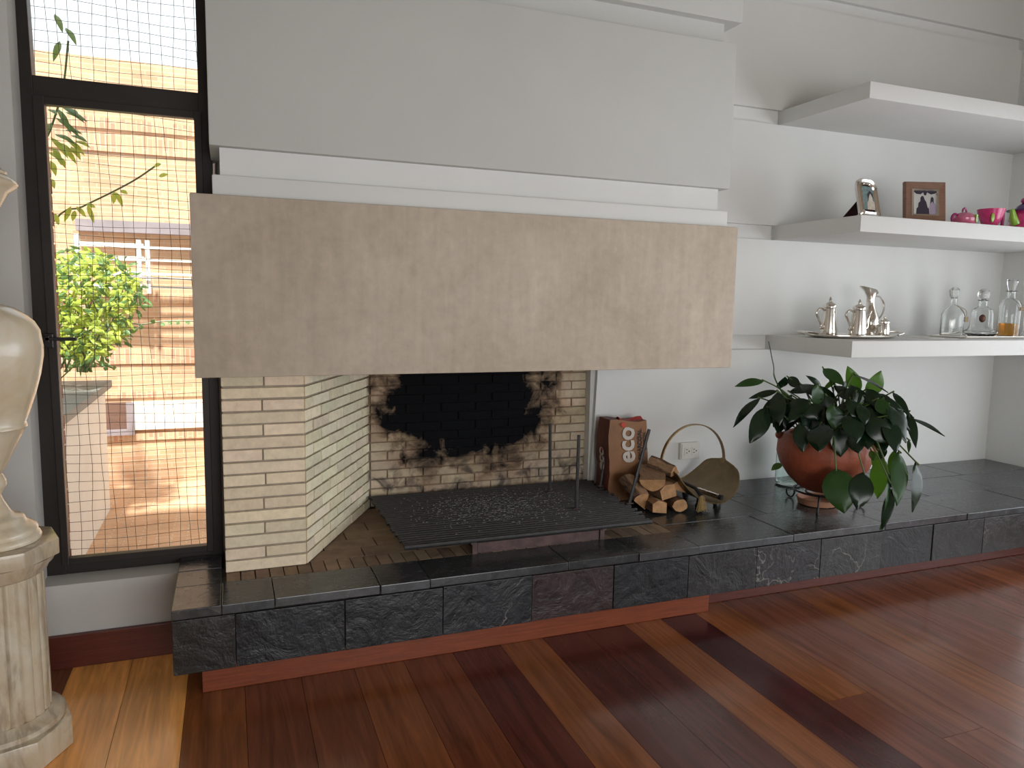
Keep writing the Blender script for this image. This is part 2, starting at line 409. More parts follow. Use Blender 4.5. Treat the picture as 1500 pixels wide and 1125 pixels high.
def sroot(name, loc=(0, 0, 0)):
    o = bpy.data.objects.new(name, None); COL.objects.link(o); o.location = loc; ORG[o.name] = Vector(loc); o['kind'] = 'structure'; return o
def jit(a): return random.uniform(-a, a)
def cj(c, a=.1, w=0):
    k = 1 + jit(a); return tuple(max(0, x * k * (1 + jit(w))) for x in c)
def smooth_path(pts, n=6):
    """Catmull-Rom through pts"""
    P = [Vector(p) for p in pts]; P = [P[0] * 2 - P[1]] + P + [P[-1] * 2 - P[-2]]; out = []
    for i in range(1, len(P) - 2):
        for k in range(n):
            t = k / n; a, b, c, d = P[i - 1:i + 3]
            out.append(.5 * ((2 * b) + (c - a) * t + (2 * a - 5 * b + 4 * c - d) * t * t + (3 * b - a - 3 * c + d) * t ** 3))
    out.append(P[-2]); return out

# =================================================================== THE ROOM
XR, YB, H = 5.28, 3.775, .358
SEAMZ = [1.195, 1.288, 1.880, 1.969, 2.577, 2.663, 3.29, 3.366]
CEIL = 3.95
# floor: a bed and its planks
fl = MB().box(-2.6, XR + .1, -3.1, 3.95, -.12, -.022).build('floor', 'grout'); struct(fl, 'varnished red and amber hardwood plank floor')
seams = [-2.46 + .206 * i for i in range(9)] + [-.605, -.392, -.176, .028, .235, .44, .64, .85, 1.063, 1.262, 1.47, 1.676, 1.868, 2.062, 2.27, 2.47] + [2.47 + .206 * i for i in range(1, 15)]
LT, DK, PU, MID, OR_GLOW = (.26, .090, .034), (.095, .025, .017), (.072, .020, .020), (.19, .068, .038), (.86, .39, .105)  # last tone: orange planks lightened to stand for the window's reflected glow
fixed = {-.605: OR_GLOW, -.392: OR_GLOW, -.176: (.25, .085, .028), .028: (.17, .052, .022), .235: (.19, .060, .025), .44: (.21, .070, .026), .64: (.16, .048, .021), .85: (.095, .025, .017), 1.063: LT, 1.262: DK, 1.47: DK, 1.676: LT, 1.868: PU, 2.062: (.27, .095, .036), 2.27: MID}
for i in range(len(seams) - 1):
    a, b = seams[i], seams[i + 1]
    if b < -2.55 or a > XR: continue
    ends = [3.30]
    y = {2.062: 2.0}.get(a, random.uniform(.2, 1.75))
    while y > -3.05: ends.append(y); y -= random.uniform(1.2, 2.4)
    ends.append(-3.1)
    for k in range(len(ends) - 1):
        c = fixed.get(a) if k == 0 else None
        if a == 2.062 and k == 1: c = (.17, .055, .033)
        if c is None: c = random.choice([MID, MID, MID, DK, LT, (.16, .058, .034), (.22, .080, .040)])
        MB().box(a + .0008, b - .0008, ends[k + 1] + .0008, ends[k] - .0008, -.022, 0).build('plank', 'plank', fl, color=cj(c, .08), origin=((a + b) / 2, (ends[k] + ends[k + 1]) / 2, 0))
# back wall: plaster bands that stand proud of a backing, leaving the recessed shadow joints
wb = MB().box(1.965, XR + .1, 3.805, 4.05, 0, CEIL).box(-.04, 1.965, 3.925, 4.05, 0, CEIL)
bz = [0] + SEAMZ + [CEIL]
for k in range(0, len(bz), 2):
    z0, z1 = bz[k], bz[k + 1]
    if k == 0:
        wb.hexa([(1.952, YB, 0), (XR + .05, YB, 0), (XR + .05, 3.81, 0), (1.952, 3.93, 0)], [(1.999, YB, z1), (XR + .05, YB, z1), (XR + .05, 3.81, z1), (1.999, 3.93, z1)])
    else:
        wb.box(0, XR + .05, YB, 3.81, z0, z1)
struct(wb.build('wall_back', 'plaster'), 'white plastered back wall with recessed horizontal joints')
# right wall with a tall window opening
wr = MB().box(XR, XR + .12, 3.44, 3.81, 0, CEIL).box(XR, XR + .12, -2.15, 3.44, 2.26, CEIL).box(XR, XR + .12, -2.15, 3.44, 0, .22).box(XR, XR + .12, 2.38, 3.44, .22, .38).box(XR, XR + .12, -3.1, -2.15, 0, CEIL)
struct(wr.build('wall_right', 'plaster'), 'grey shaded plaster wall at the right end of the shelves')
w2 = sroot('window_2', (XR + .04, 1.2, .40))
fr = MB()
for y in (-2.15, -1.02, .1, 1.2, 2.36, 3.39): fr.box(XR + .02, XR + .07, y, y + .05, .22, 2.26)
fr.box(XR + .02, XR + .07, -2.15, 3.44, .22, .26).box(XR + .02, XR + .07, -2.15, 3.44, 2.22, 2.26)
fr.build('frame', 'frame', w2)
# rear and left walls, ceiling
wre = MB().box(-2.6, XR + .1, -3.2, -3.1, 0, .22).box(-2.6, XR + .1, -3.2, -3.1, 2.18, CEIL).box(-2.6, .08, -3.2, -3.1, .22, 2.18).box(3.12, XR + .1, -3.2, -3.1, .22, 2.18)
struct(wre.build('wall_rear', 'plaster'))
w3 = sroot('added_window_rear', (1.6, -3.1, .45))  # unseen opening added behind the camera for frontal light
MB().box(.08, .13, -3.14, -3.08, .22, 2.18).box(1.575, 1.625, -3.14, -3.08, .22, 2.18).box(3.07, 3.12, -3.14, -3.08, .22, 2.18).box(.08, 3.12, -3.14, -3.08, .22, .26).box(.08, 3.12, -3.14, -3.08, 2.14, 2.18).build('frame', 'frame', w3)
struct(MB().box(-2.7, -2.6, -3.2, 3.5, 0, CEIL).build('wall_left', 'plaster'))
struct(MB().box(-2.7, XR + .12, -3.2, 4.05, CEIL, CEIL + .1).build('ceiling', 'ceiling'))
# wall around the narrow window
ww = MB().box(-2.6, -.705, 3.22, 3.50, 0, CEIL).box(-.705, -.04, 3.22, 3.50, 0, .335).box(-.705, -.04, 3.22, 3.50, 3.02, CEIL)
ww.box(-.05, .10, 3.43, 4.0, 0, CEIL)
struct(ww.build('wall_window', 'wallgrey'), 'grey-white plaster wall around the narrow window')
bb = MB().box(-2.6, -.21, 3.198, 3.22, 0, .135).build('baseboard_left', 'toed', bevel=.003); struct(bb, 'dark red wooden baseboard under the window')

# ------------------------------------------------------------------ narrow window with net
WY = 3.37
w1 = sroot('window_1', (-.38, WY, .335)); w1['label'] = 'tall narrow window with dark bronze frame'
def lean(z): return -.676 - .0145 * (z - .34)          # the left jamb leans a little
f = MB()
zb, zt = .335, 3.02
f.hexa([(lean(zb) - .03, 3.345, zb), (lean(zb) + .040, 3.345, zb), (lean(zb) + .040, 3.41, zb), (lean(zb) - .03, 3.41, zb)],
       [(lean(zt) - .03, 3.345, zt), (lean(zt) + .040, 3.345, zt), (lean(zt) + .040, 3.41, zt), (lean(zt) - .03, 3.41, zt)])
f.build('frame', 'frame', w1, bevel=.002)
MB().box(-.088, -.041, 3.344, 3.409, zb + .001, zt - .001).build('frame', 'frame', w1, bevel=.002)
MB().box(lean(.35) + .0395, -.0875, 3.3465, 3.408, zb + .0005, .375).build('sill_rail', 'frame', w1, bevel=.002)
MB().box(lean(2.25) + .0395, -.0875, 3.3465, 3.408, 2.216, 2.29).build('transom', 'frame', w1, bevel=.002)
MB().box(lean(3) + .0395, -.0875, 3.3465, 3.408, 2.985, zt - .002).build('head_rail', 'frame', w1, bevel=.002)
s = MB()
s.hexa([(-.648, 3.330, .376), (-.624, 3.330, .376), (-.624, 3.372, .376), (-.648, 3.372, .376)], [(-.664, 3.330, 2.215), (-.626, 3.330, 2.215), (-.626, 3.372, 2.215), (-.664, 3.372, 2.215)])
s.box(-.106, -.078, 3.330, 3.372, .3765, 2.2145).box(-.6245, -.1055, 3.3315, 3.371, .377, .404).box(-.6265, -.1055, 3.3315, 3.371, 2.185, 2.214)
sash = s.build('sash', 'frame', w1, bevel=.002)
MB().box(-.63, -.10, 3.350, 3.354, .40, 2.19).build('pane', 'pane', sash)
MB().box(-.67, -.08, 3.372, 3.376, 2.28, 2.99).build('pane', 'pane', w1)
hd = MB().box(-.668, -.634, 3.312, 3.332, 1.262, 1.318).build('latch', 'black', sash, bevel=.003)
MB().box(-.668, -.552, 3.300, 3.313, 1.290, 1.304).box(-.66, -.645, 3.300, 3.33, 1.285, 1.310).build('latch_arm', 'black', sash, bevel=.002)
# bird net outside the glass
net = MB()
for i in range(17):
    x = -.72 + i * .0415
    pts = [(x + .006 * math.sin(z * 5 + i) + .003 * math.sin(z * 17 + i * 2), 3.475 + .008 * math.sin(z * 3 + i * .7), z) for z in [.30 + k * .09 for k in range(31)]]
    net.tube(pts, .0009, 4, False)
for i in range(66):
    z = .31 + i * .0412
    pts = [(x, 3.475 + .006 * math.sin(x * 6 + i), z + .006 * math.sin(x * 9 + i * .8) - .010 * (x + .4)) for x in [-.75 + k * .075 for k in range(11)]]
    net.tube(pts, .0009, 4, False)
tag(net.build('bird_net', 'netm'), 'thin dark mesh net stretched outside the narrow window', 'net')
# brick edge of the outer jamb
jr = sroot('trim_1', (-.68, 3.6, .3)); jr['label'] = 'red brick edge of the outer window jamb'
for k in range(26):
    z = .30 + k * .066
    MB().box(-.78, -.668 + jit(.002), 3.53, 3.62, z, z + .056).build('brick', 'jamb', jr)

# ------------------------------------------------------------------ outdoors
TZ = -.22
struct(MB().box(-6, 6, 3.5, 7.2, TZ - .1, TZ).build('ground', 'terrace'), 'orange brick paving of the terrace outside')
fc = thing('neighbour_facade', 'sunlit orange brick building across the terrace', 'building', (0, 7.2, TZ))
MB().box(-6, 6, 7.2, 7.5, TZ, 3.42).build('wall', 'facade', fc)
for a, b in ((185, 15), (212, 26), (437, 12), (522, 22), (578, 9), (640, 11), (738, 18)):
    z = at(200, a, 7.2).z; h = b / 170
    MB().box(-3, 3, 7.185, 7.2, z - h / 2, z + h / 2).build('soldier_course', 'facade_v', fc)
zz = at(200, 335, 7.2).z; MB().box(-1.15, 3, 7.06, 7.2, zz - .045, zz + .05).build('gutter', 'gutter', fc)
zt_, zb_ = at(250, 587, 7.2).z, at(250, 627, 7.2).z; xm = at(197, 600, 7.2).x
MB().box(xm, 3, 7.17, 7.2, zb_, zt_).build('band', 'outwhite', fc)
wn = MB().box(-1.4, xm - .02, 7.18, 7.2, zb_, zt_).build('window', 'outdark', fc)
MB().box(xm - .06, xm, 7.15, 7.2, zb_ + .01, zt_).box(-1.4, xm, 7.148, 7.2, zb_ - .04, zb_ + .01).build('window_frame', 'gutter', wn)
rl = thing('railing', 'white painted metal railing in front of the brick building', 'railing', (-.7, 6.95, 1.5))
xa, xb = at(114, 380, 6.95).x, at(211, 380, 6.95).x
for x, y0, y1 in ((xa, 347, 412), (xb - .035, 352, 425), (xb + .03, 352, 430)):
    MB().box(x - .016, x + .016, 6.92, 6.98, at(211, y1, 6.95).z, at(211, y0, 6.95).z).build('post', 'rail', rl)
for y in (359, 378, 400, 419): 
    z = at(170, y, 6.95).z; MB().box(xa, xb, 6.93, 6.97, z - .018, z + .018).build('bar', 'rail', rl)
for y in (364, 382, 402, 421):
    z = at(250, y, 6.95).z; MB().box(xb, 1.2, 6.94, 6.96, z - .010, z + .010).build('bar', 'rail', rl)
for x in (xa, xb):
    MB().box(x - .014, x + .014, 6.96, 7.2, at(170, 380, 6.95).z - .02, at(170, 380, 6.95).z + .02).build('bracket', 'rail', rl)
z = at(230, 409, 6.9).z; MB().tube([(-1.0, 6.9, z + .015), (1.2, 6.9, z - .01)], .008, 6).build('cable', 'gutter', rl)
pw = thing('parapet', 'whitewashed planter wall with grey slate coping on the terrace', 'wall', (-1.1, 5.2, TZ))
MB().box(-1.35, -.90, 3.62, 6.42, TZ, .745).build('wall', 'outwhite', pw)
MB().box(-1.40, -.855, 3.62, 6.47, .745, .80).build('coping', 'coping', pw, bevel=.006)

def leaf_mesh(mb, base, tip, width, nrm, sag=.1, fold=.18, rows=7, droop=0.0, mi=0, prof=.85):
    base, tip, nrm = Vector(base), Vector(tip), Vector(nrm).normalized()
    d = tip - base; Ln = d.length; d = d / max(Ln, 1e-6)
    side = d.cross(nrm); side = side.normalized() if side.length > 1e-4 else Vector((1, 0, 0)); n = side.cross(d).normalized()
    vs = []
    for i in range(rows + 1):
        t = i / rows; c = base + d * (Ln * t) + n * (sag * Ln * math.sin(PI * t)) 
        w = width * .5 * max(.02, math.sin(PI * min(1, t ** prof)) ** .85)
        if t > .985: w = width * .008
        for s_ in (-1, -.55, 0, .55, 1):
            vs.append(c + side * (w * s_) - n * (fold * w * (1 - abs(s_)) ) - n * (.10 * width * abs(s_) ** 2))
    fs = [(i * 5 + j, i * 5 + j + 1, (i + 1) * 5 + j + 1, (i + 1) * 5 + j) for i in range(rows) for j in range(4)]
    mb.add(vs, fs, mi); return mb

# shrub growing from the planter
sh = thing('shrub', 'sunlit yellow-green leafy shrub growing behind the planter wall', 'shrub', (-1.2, 6.0, .80))
fo = MB(); tw = MB(); rs = random.Random(3)
for k in range(900):
    while True:
        u, v = rs.uniform(-1, 1), rs.uniform(-1, 1)
        if u * u + v * v < 1: break
    px = 118 + 80 * u * (1 - .25 * v); py = 446 + 80 * v
    c = at(px, py, 6.0 + rs.uniform(-.35, .35)); a = Vector((rs.uniform(-1, 1), rs.uniform(-1, .3), rs.uniform(-.9, .6))).normalized()
    leaf_mesh(fo, c, c + a * rs.uniform(.05, .085), rs.uniform(.022, .036), (rs.uniform(-.6, .6), -1, rs.uniform(.1, 1)), .08, .1, 3)
fo_o = fo.build('foliage', 'leafo', sh, True); fo_o['kind'] = 'stuff'
fo = MB()
for k in range(620):
    while True:
        u, v = rs.uniform(-1, 1), rs.uniform(-1, 1)
        if u * u + v * v < 1: break
    px = 120 + 90 * u * (1 - .2 * v); py = 450 + 86 * v
    c = at(px, py, 6.0 + rs.uniform(-.30, .42)); a = Vector((rs.uniform(-1, 1), rs.uniform(-1, .3), rs.uniform(-1, .3))).normalized()
    leaf_mesh(fo, c, c + a * rs.uniform(.05, .10), rs.uniform(.018, .032), (rs.uniform(-.8, .8), -1, rs.uniform(-.3, 1)), .08, .1, 3)
fo_o = fo.build('foliage', 'leafg', sh, True); fo_o['kind'] = 'stuff'
for k in range(16):
    a = at(rs.uniform(85, 135), 545, 6.0); b = at(rs.uniform(70, 190), rs.uniform(390, 490), 6.0 + rs.uniform(-.3, .3)); m_ = (a + b) / 2 + Vector((rs.uniform(-.1, .1), 0, .06))
    tw.tube([a, m_, b], [.008, .006, .003], 5)
tw.build('stems', 'stem', sh)
def creeper(label, path, Y, leaves, lw, mat='leafo', r=.005):
    P = [Vector((-1.15, Y, .79)), Vector((-1.15, Y, .5 * (.79 + at(*path[0], Y).z)))] * (len(path) == 5) + [Vector((-1.2, Y, .80))] * (len(path) == 4) + [at(x, y, Y) for x, y in path]
    t = thing('creeper', label, 'plant', P[0], 'creepers outside the window')
    MB().tube(smooth_path(P, 5), r, 5).build('stem', 'stem', t)
    for (bx, by, tx, ty) in leaves:
        mb = MB(); leaf_mesh(mb, at(bx, by, Y - .02), at(tx, ty, Y - .05), lw, (.2, -1, .35), .06, .1, 5); mb.build('leaf', mat, t, True)
creeper('long thin leafy shoot arching up across the window', [(78, 325), (120, 303), (165, 281), (200, 262), (232, 240)], 4.6,
        [(104, 302, 94, 325), (112, 302, 126, 318), (128, 300, 138, 327), (126, 298, 140, 304), (168, 280, 166, 299), (170, 281, 180, 303), (176, 278, 187, 284), (110, 308, 106, 324), (80, 312, 86, 330), (225, 243, 236, 240), (232, 258, 246, 255)], .026)
creeper('small-leaved tendril running right from the shrub', [(170, 482), (210, 475), (245, 470), (285, 470)], 6.2,
        [(195, 478, 200, 484), (208, 475, 205, 483), (222, 474, 226, 468), (236, 472, 240, 478), (248, 470, 250, 476), (262, 470, 258, 475), (274, 470, 276, 475), (180, 480, 188, 490), (176, 482, 166, 492)], .035, 'leafg')
creeper('short tendril hanging over the planter coping', [(90, 518), (115, 524), (140, 532), (168, 540)], 6.3,
        [(100, 520, 104, 526), (112, 523, 110, 530), (122, 526, 128, 531), (134, 530, 132, 537), (146, 533, 152, 537), (156, 537, 154, 543), (164, 540, 170, 538), (88, 516, 84, 524)], .035, 'leafg')
ov = thing('overhanging_branch', 'drooping branch of long green leaves at upper left of the window', 'branch', at(68, 200, 4.3))
MB().tube(smooth_path([(-1.1, 4.3, .79), at(50, 260, 4.3), at(74, 190, 4.3), at(92, 130, 4.3), at(100, 60, 4.3)], 5), .005, 6).build('stem', 'stem', ov)
for bx, by, tx, ty in ((90, 155, 124, 180), (82, 172, 118, 202), (96, 164, 128, 178), (80, 196, 112, 212), (74, 200, 100, 232), (78, 215, 90, 242), (84, 228, 96, 246), (100, 205, 124, 228), (104, 214, 118, 234), (110, 206, 132, 216), (76, 180, 60, 200), (74, 235, 82, 258), (72, 260, 80, 276), (96, 190, 120, 196), (70, 160, 84, 168), (84, 158, 104, 196), (100, 158, 116, 172), (78, 208, 108, 224), (92, 216, 112, 240), (72, 222, 92, 238), (104, 198, 128, 208), (88, 60, 78, 90), (96, 40, 112, 66), (80, 20, 92, 48)):
    mb = MB(); leaf_mesh(mb, at(bx, by, 4.3), at(tx, ty, 4.2), .030, (.3, -1, .5), .08, .1, 5); mb.build('leaf', 'leafg' if by < 200 else 'leafo', ov, True)

# =================================================================== HEARTH
he = thing('hearth', 'long raised black slate hearth bench with red wooden toe board', 'hearth', (2.5, 3.2, 0))
MB().box(-.198, -.045, 2.79, 3.345, .118, .335).box(-.045, XR - .004, 2.79, 3.755, .118, .335).box(0, 1.95, 3.75, 3.915, .118, .335).box(-.10, XR - .004, 2.95, 3.755, 0.0, .118).build('body', 'grout', he)
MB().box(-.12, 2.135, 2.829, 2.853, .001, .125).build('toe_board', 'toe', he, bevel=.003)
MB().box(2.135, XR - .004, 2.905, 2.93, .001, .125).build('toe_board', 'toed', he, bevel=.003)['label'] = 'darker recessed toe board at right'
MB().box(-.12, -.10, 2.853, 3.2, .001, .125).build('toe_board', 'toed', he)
SL = (.0115, .0125, .0155)
fx = [-.213, 0.0, .397, .79, 1.183, 1.577, 1.968, 2.357, 2.752, 3.155, 3.527, 3.914, 4.30, 4.69, XR - .004]
fcol = {0: (.018, .0175, .017), 4: (.028, .0145, .0145), 6: (.020, .021, .023), 7: (.022, .022, .024), 8: (.030, .030, .030), 9: (.020, .021, .025), 10: (.022, .022, .023), 11: (.026, .025, .025), 12: (.024, .024, .025), 13: (.024, .024, .025)}
for i in range(len(fx) - 1):
    d = jit(.003)
    MB().box(fx[i] + .0015, fx[i + 1] - .0015, 2.770 + d, 2.792, .113, .316 + jit(.002)).build('front_slate', 'slate', he, bevel=.002, color=cj(fcol.get(i, SL), .12, .04), origin=((fx[i] + fx[i + 1]) / 2, 2.77, .2))
for k, (a, b) in enumerate(((2.79, 3.05), (3.05, 3.345))):
    MB().box(-.213, -.197, a + .001, b - .001, .113, .316).build('side_slate', 'slate', he, color=SL, origin=(-.2, a, .2))
tops = []
fb = [-.213, -.045, .14, .535, .735, 1.35, 1.70, 2.02]
for i in range(len(fb) - 1): tops.append((fb[i], fb[i + 1], 2.764, 2.995))
tops += [(-.213, -.045, 2.995, 3.165), (-.213, -.045, 3.165, 3.345)]
for r, (a, b) in enumerate(((2.764, 3.10), (3.10, 3.44), (3.44, 3.772))):
    x = 2.02; w = .55 + .12 * r
    while x < XR - .01:
        e = min(x + w, XR - .004)
        if XR - e < .2: e = XR - .004
        tops.append((x, e, a, b)); x = e; w = .60
for (a, b, c, d) in tops:
    dz = jit(.0015)
    MB().box(a + .0012, b - .0012, c + .0012 - (jit(.004) if c < 2.8 else 0), d - .0012, .322, H + dz).build('top_slate', 'slatetop', he, bevel=.003, color=cj((.046, .047, .051), .15, .04), origin=((a + b) / 2, (c + d) / 2, H))  # lighter than the front slates: the wall's reflection is put into the colour
# brick inlay under the grate
PV = (.25, .172, .115)
x = -.03; 
while x < 1.99:
    MB().box(x + .002, x + .053, 2.999, 3.122, .325, H - .001 + jit(.001)).build('hearth_brick', 'paver', he, color=cj(PV, .2, .05), origin=(x, 3.05, H)); x += .0555
for r in range(6):
    y = 3.125 + r * .118; x = .02 + (r % 2) * .12 if r else .30
    while x < 1.99:
        e = min(x + .235, 2.018)
        if x > -.03 + (y - 3.09) * .46 - .25: MB().box(x + .002, e - .002, y + .002, y + .116, .325, H - .001 + jit(.001)).build('hearth_brick', 'paver', he, color=cj(PV, .25, .05), origin=(x, y, H))
        x += .237

# =================================================================== BRICK FIREPLACE
fp = thing('brick_fireplace', 'cream brick fireplace with pillar, splayed cheek and soot-blackened back', 'fireplace', (.9, 3.4, H))
P0, P1 = Vector((.288, 3.09)), Vector((.69, 3.86))
CO = .0506; ZT = 1.40; NC = 20
MB().prism([(-.026, 3.098), (.281, 3.098), (.678, 3.868), (.678, 3.92), (.12, 3.92), (-.026, 3.4)], H, ZT).build('mortar', 'mortar', fp)
MB().box(.66, 1.985, 3.868, 3.92, H, ZT).build('mortar', 'brick', fp, color=(.27, .215, .16))
CR = (.80, .67, .50)
BK = (.56, .455, .33)
SPL = (.80, .72, .53)
dsp = (P1 - P0); LS = dsp.length; dsp = dsp / LS; nsp = Vector((dsp.y, -dsp.x))
for k in range(NC):
    z0 = H + k * CO + .0035; z1 = H + (k + 1) * CO - .0045
    xs = [-.033, .288] if k % 2 == 0 else [-.033, .125 + jit(.006), .288]
    for i in range(len(xs) - 1):
        MB().box(xs[i] + .003, xs[i + 1] - .003, 3.09 + jit(.0015), 3.14, z0 + jit(.001), z1 + jit(.001)).build('brick', 'brick', fp, bevel=.0025, color=cj(CR, .10, .03), origin=((xs[i] + xs[i + 1]) / 2, 3.09, z0))
    s_ = (.0, -.095)[k % 2]; 
    while s_ < LS - .02:
        a, b = max(s_, .003), min(s_ + .181, LS - .004)
        if b - a > .02:
            o_ = jit(.002); q = [P0 + dsp * a + nsp * o_, P0 + dsp * b + nsp * o_, P0 + dsp * b - nsp * .05, P0 + dsp * max(a, .03) - nsp * .05]
            MB().prism([(p.x, p.y) for p in q], z0 + jit(.001), z1 + jit(.001)).build('brick', 'brick', fp, bevel=.002, color=cj(SPL, .12, .03), origin=(q[0].x, q[0].y, z0))
        s_ += .191
    x = .69 - (.0, .10)[k % 2]
    while x < 1.985:
        a, b = max(x, .694), min(x + .193, 1.985)
        if b - a > .02: MB().box(a + .002, b - .002, 3.86 + jit(.003), 3.91, z0 + jit(.001), z1 + jit(.001)).build('brick', 'brick', fp, bevel=.002, color=cj(BK, .12, .04), origin=((a + b) / 2, 3.86, z0))
        x += .197

# ------------------------------------------------------------------ mantel and chimney breast
MY = 2.96
mt = thing('mantel_beam', 'wide smooth beige-grey concrete mantel above the fireplace', 'mantel', (1.1, MY, 1.17))
MB().box(-.117, 2.297, MY, MY + .10, 1.169, 1.845).build('front_slab', 'concrete', mt, bevel=.006, smooth=True)
MB().box(-.115, -.035, MY + .10, 3.32, 1.170, 1.844).box(2.215, 2.295, MY + .10, YB - .002, 1.170, 1.844).build('side_slab', 'concrete', mt, bevel=.004)
cb = thing('chimney_breast', 'stepped white plaster chimney breast with recessed bands above the mantel', 'chimney breast', (1.1, 3.4, 1.85))
HY = 3.0
def slab(nm, x0, x1, y0, z0, z1, bev=.006, mt_='hood'): 
    MB().prism([(x0, y0), (x1, y0), (x1, YB - .003), (.105, YB - .003), (.105, 3.425), (-.041, 3.425), (x0, 3.34)], z0, z1).build(nm, mt_, cb, bevel=bev, smooth=True)
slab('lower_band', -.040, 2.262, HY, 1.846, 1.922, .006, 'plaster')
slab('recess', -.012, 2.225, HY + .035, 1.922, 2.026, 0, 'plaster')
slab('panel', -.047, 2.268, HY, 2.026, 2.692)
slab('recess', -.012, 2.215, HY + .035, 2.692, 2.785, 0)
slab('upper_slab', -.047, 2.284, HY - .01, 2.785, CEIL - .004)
MB().box(-.03, 2.21, MY + .105, 3.76, 1.70, 1.842).build('throat_plate', 'sootplate', cb)

# ------------------------------------------------------------------ floating shelves
for nm, z0, z1, lab in (('low', SEAMZ[0], SEAMZ[1], 'lowest thick white floating shelf carrying silver and decanters'), ('mid', SEAMZ[2], SEAMZ[3], 'middle thick white floating shelf carrying picture frames and pink toys'), ('top', SEAMZ[4], SEAMZ[5], 'topmost thick white floating shelf, empty')):
    tag(MB().box(3.205, XR - .003, 3.10, 3.803, z0, z1).build('floating_shelf', 'plaster', bevel=.004, smooth=True, origin=(4.2, 3.45, z0)), lab, 'shelf', 'floating shelves')

# ------------------------------------------------------------------ power outlet
ol = thing('power_outlet', 'white double power outlet box on the back wall', 'outlet', (2.635, YB, .575))
MB().box(2.566, 2.708, YB - .028, YB - .001, .524, .628).build('back_box', 'socket', ol, bevel=.004)
MB().box(2.572, 2.702, YB - .034, YB - .027, .530, .622).build('plate', 'socket', ol, bevel=.003)
for cx in (2.611, 2.663):
    so = MB().box(cx - .022, cx + .022, YB - .037, YB - .034, .552, .602).build('socket', 'socket', ol, bevel=.001)
    MB().box(cx - .012, cx - .002, YB - .0385, YB - .0365, .586, .590).box(cx - .012, cx - .002, YB - .0385, YB - .0365, .566, .570).box(cx + .006, cx + .013, YB - .0385, YB - .0365, .574, .581).build('slots', 'black', so)

# =================================================================== FIRE GRATE
gt = thing('fire_grate', 'black iron fire grate of many parallel bars over an ash tray', 'grate', (1.3, 3.4, H))
GZ = .427
nb = 29
for i in range(nb):
    t = i / (nb - 1); y = 2.975 + .825 * t
    xr = 1.878 + .082 * t + (.02 if i % 2 else 0) + jit(.012)
    MB().tube([(.678 + jit(.006), y + jit(.002), GZ), (1.3, y + jit(.002), GZ + jit(.001)), (xr, y, GZ)], .0085 if i else .0105, 6).build('bar', 'iron', gt, True)
for x in (.99, 1.64): MB().box(x - .012, x + .012, 2.985, 3.80, .405, .420).build('bearer', 'rust', gt)
for x in (.998, 1.632):
    MB().box(x - .011, x + .011, 2.992, 3.006, H, .420).build('leg', 'rust', gt)
    MB().box(x - .011, x + .011, 3.77, 3.784, H, .420).build('leg', 'rust', gt)
at_ = MB().box(1.012, 1.618, 2.998, 3.004, H + .001, .405).box(1.012, 1.618, 3.004, 3.5, H + .001, H + .005).build('ash_tray', 'rust', gt)
at_['label'] = 'rusty steel ash tray front'
for a, b in (((1.63, 3.60, GZ), (1.622, 3.6, .815)), ((1.628, 3.268, GZ), (1.632, 3.268, .812)), ((1.962, 3.64, GZ), (2.010, 3.64, .765)), ((1.935, 3.27, GZ), (2.04, 3.27, .822))):
    a, b = Vector(a), Vector(b); MB().tube([a, b], .0085, 6).build('upright_rod', 'iron', gt)
    MB().box(a.x - .02, a.x + .02, a.y - .012, a.y + .012, GZ + .006, GZ + .011).build('rod_foot', 'rust', gt)
af = MB(); ra = random.Random(5)
for k in range(1100):
    x, y = ra.gauss(1.27, .22), ra.gauss(3.42, .14)
    if not (.75 < x < 1.85 and 3.05 < y < 3.78): continue
    y = 2.975 + round((y - 2.975) / .02946) * .02946 + ra.uniform(-.005, .005)
    s_ = ra.uniform(.0009, .0026); af.box(x - s_ * ra.uniform(1, 2.5), x + s_, y - s_, y + s_, GZ + .0075, GZ + .0075 + s_ * .7)
ao = af.build('ash_flakes', 'ash', gt); ao['kind'] = 'stuff'

# =================================================================== CHARCOAL BAG
bx0, bx1, by0, by1 = 1.985, 2.222, 3.575, 3.715
bg = thing('charcoal_bag', 'brown paper charcoal bag with red top leaning by the brick wall', 'bag', (2.1, 3.64, H))
def bagpt(u, v, w):
    """u across, v depth, w height"""
    bul = 1 + .05 * math.sin(PI * w) + .012 * math.sin(17 * w + 9 * u)
    x = (bx0 + bx1) / 2 + (u - .5) * (bx1 - bx0) * bul - .004 * math.sin(11 * w)
    y = (by0 + by1) / 2 + (v - .5) * (by1 - by0) * (1.0 - .25 * max(0, w - .75) * 4 * .6) * (1 + .10 * math.sin(PI * w)) + .02 * w
    return (x, y, H + .001 + w * .452 + .010 * math.sin(5 * u + 1) * (w > .9))
n = 12; mb = MB()
ring = [(i / 5, 0) for i in range(5)] + [(1, i / 3) for i in range(3)] + [(1 - i / 5, 1) for i in range(5)] + [(0, 1 - i / 3) for i in range(3)]
vs = []; R_ = len(ring)
for k in range(n + 1):
    for (u, v) in ring: 
        p = Vector(bagpt(u, v, k / n)); vs.append(p + Vector((jit(.0025), jit(.0025), 0)))
fs = [(k * R_ + j, k * R_ + (j + 1) % R_, (k + 1) * R_ + (j + 1) % R_, (k + 1) * R_ + j) for k in range(n) for j in range(R_)]
mi = [1 if j >= R_ - 3 else 0 for k in range(n) for j in range(R_)]
mb.v = vs; mb.f = fs + [tuple(range(n * R_, (n + 1) * R_)), tuple(range(R_))[::-1]]; mb.m = mi + [1, 1]
mb.build('sack', ['paper', 'paperd'], bg, True, angle=35)
tp = MB()
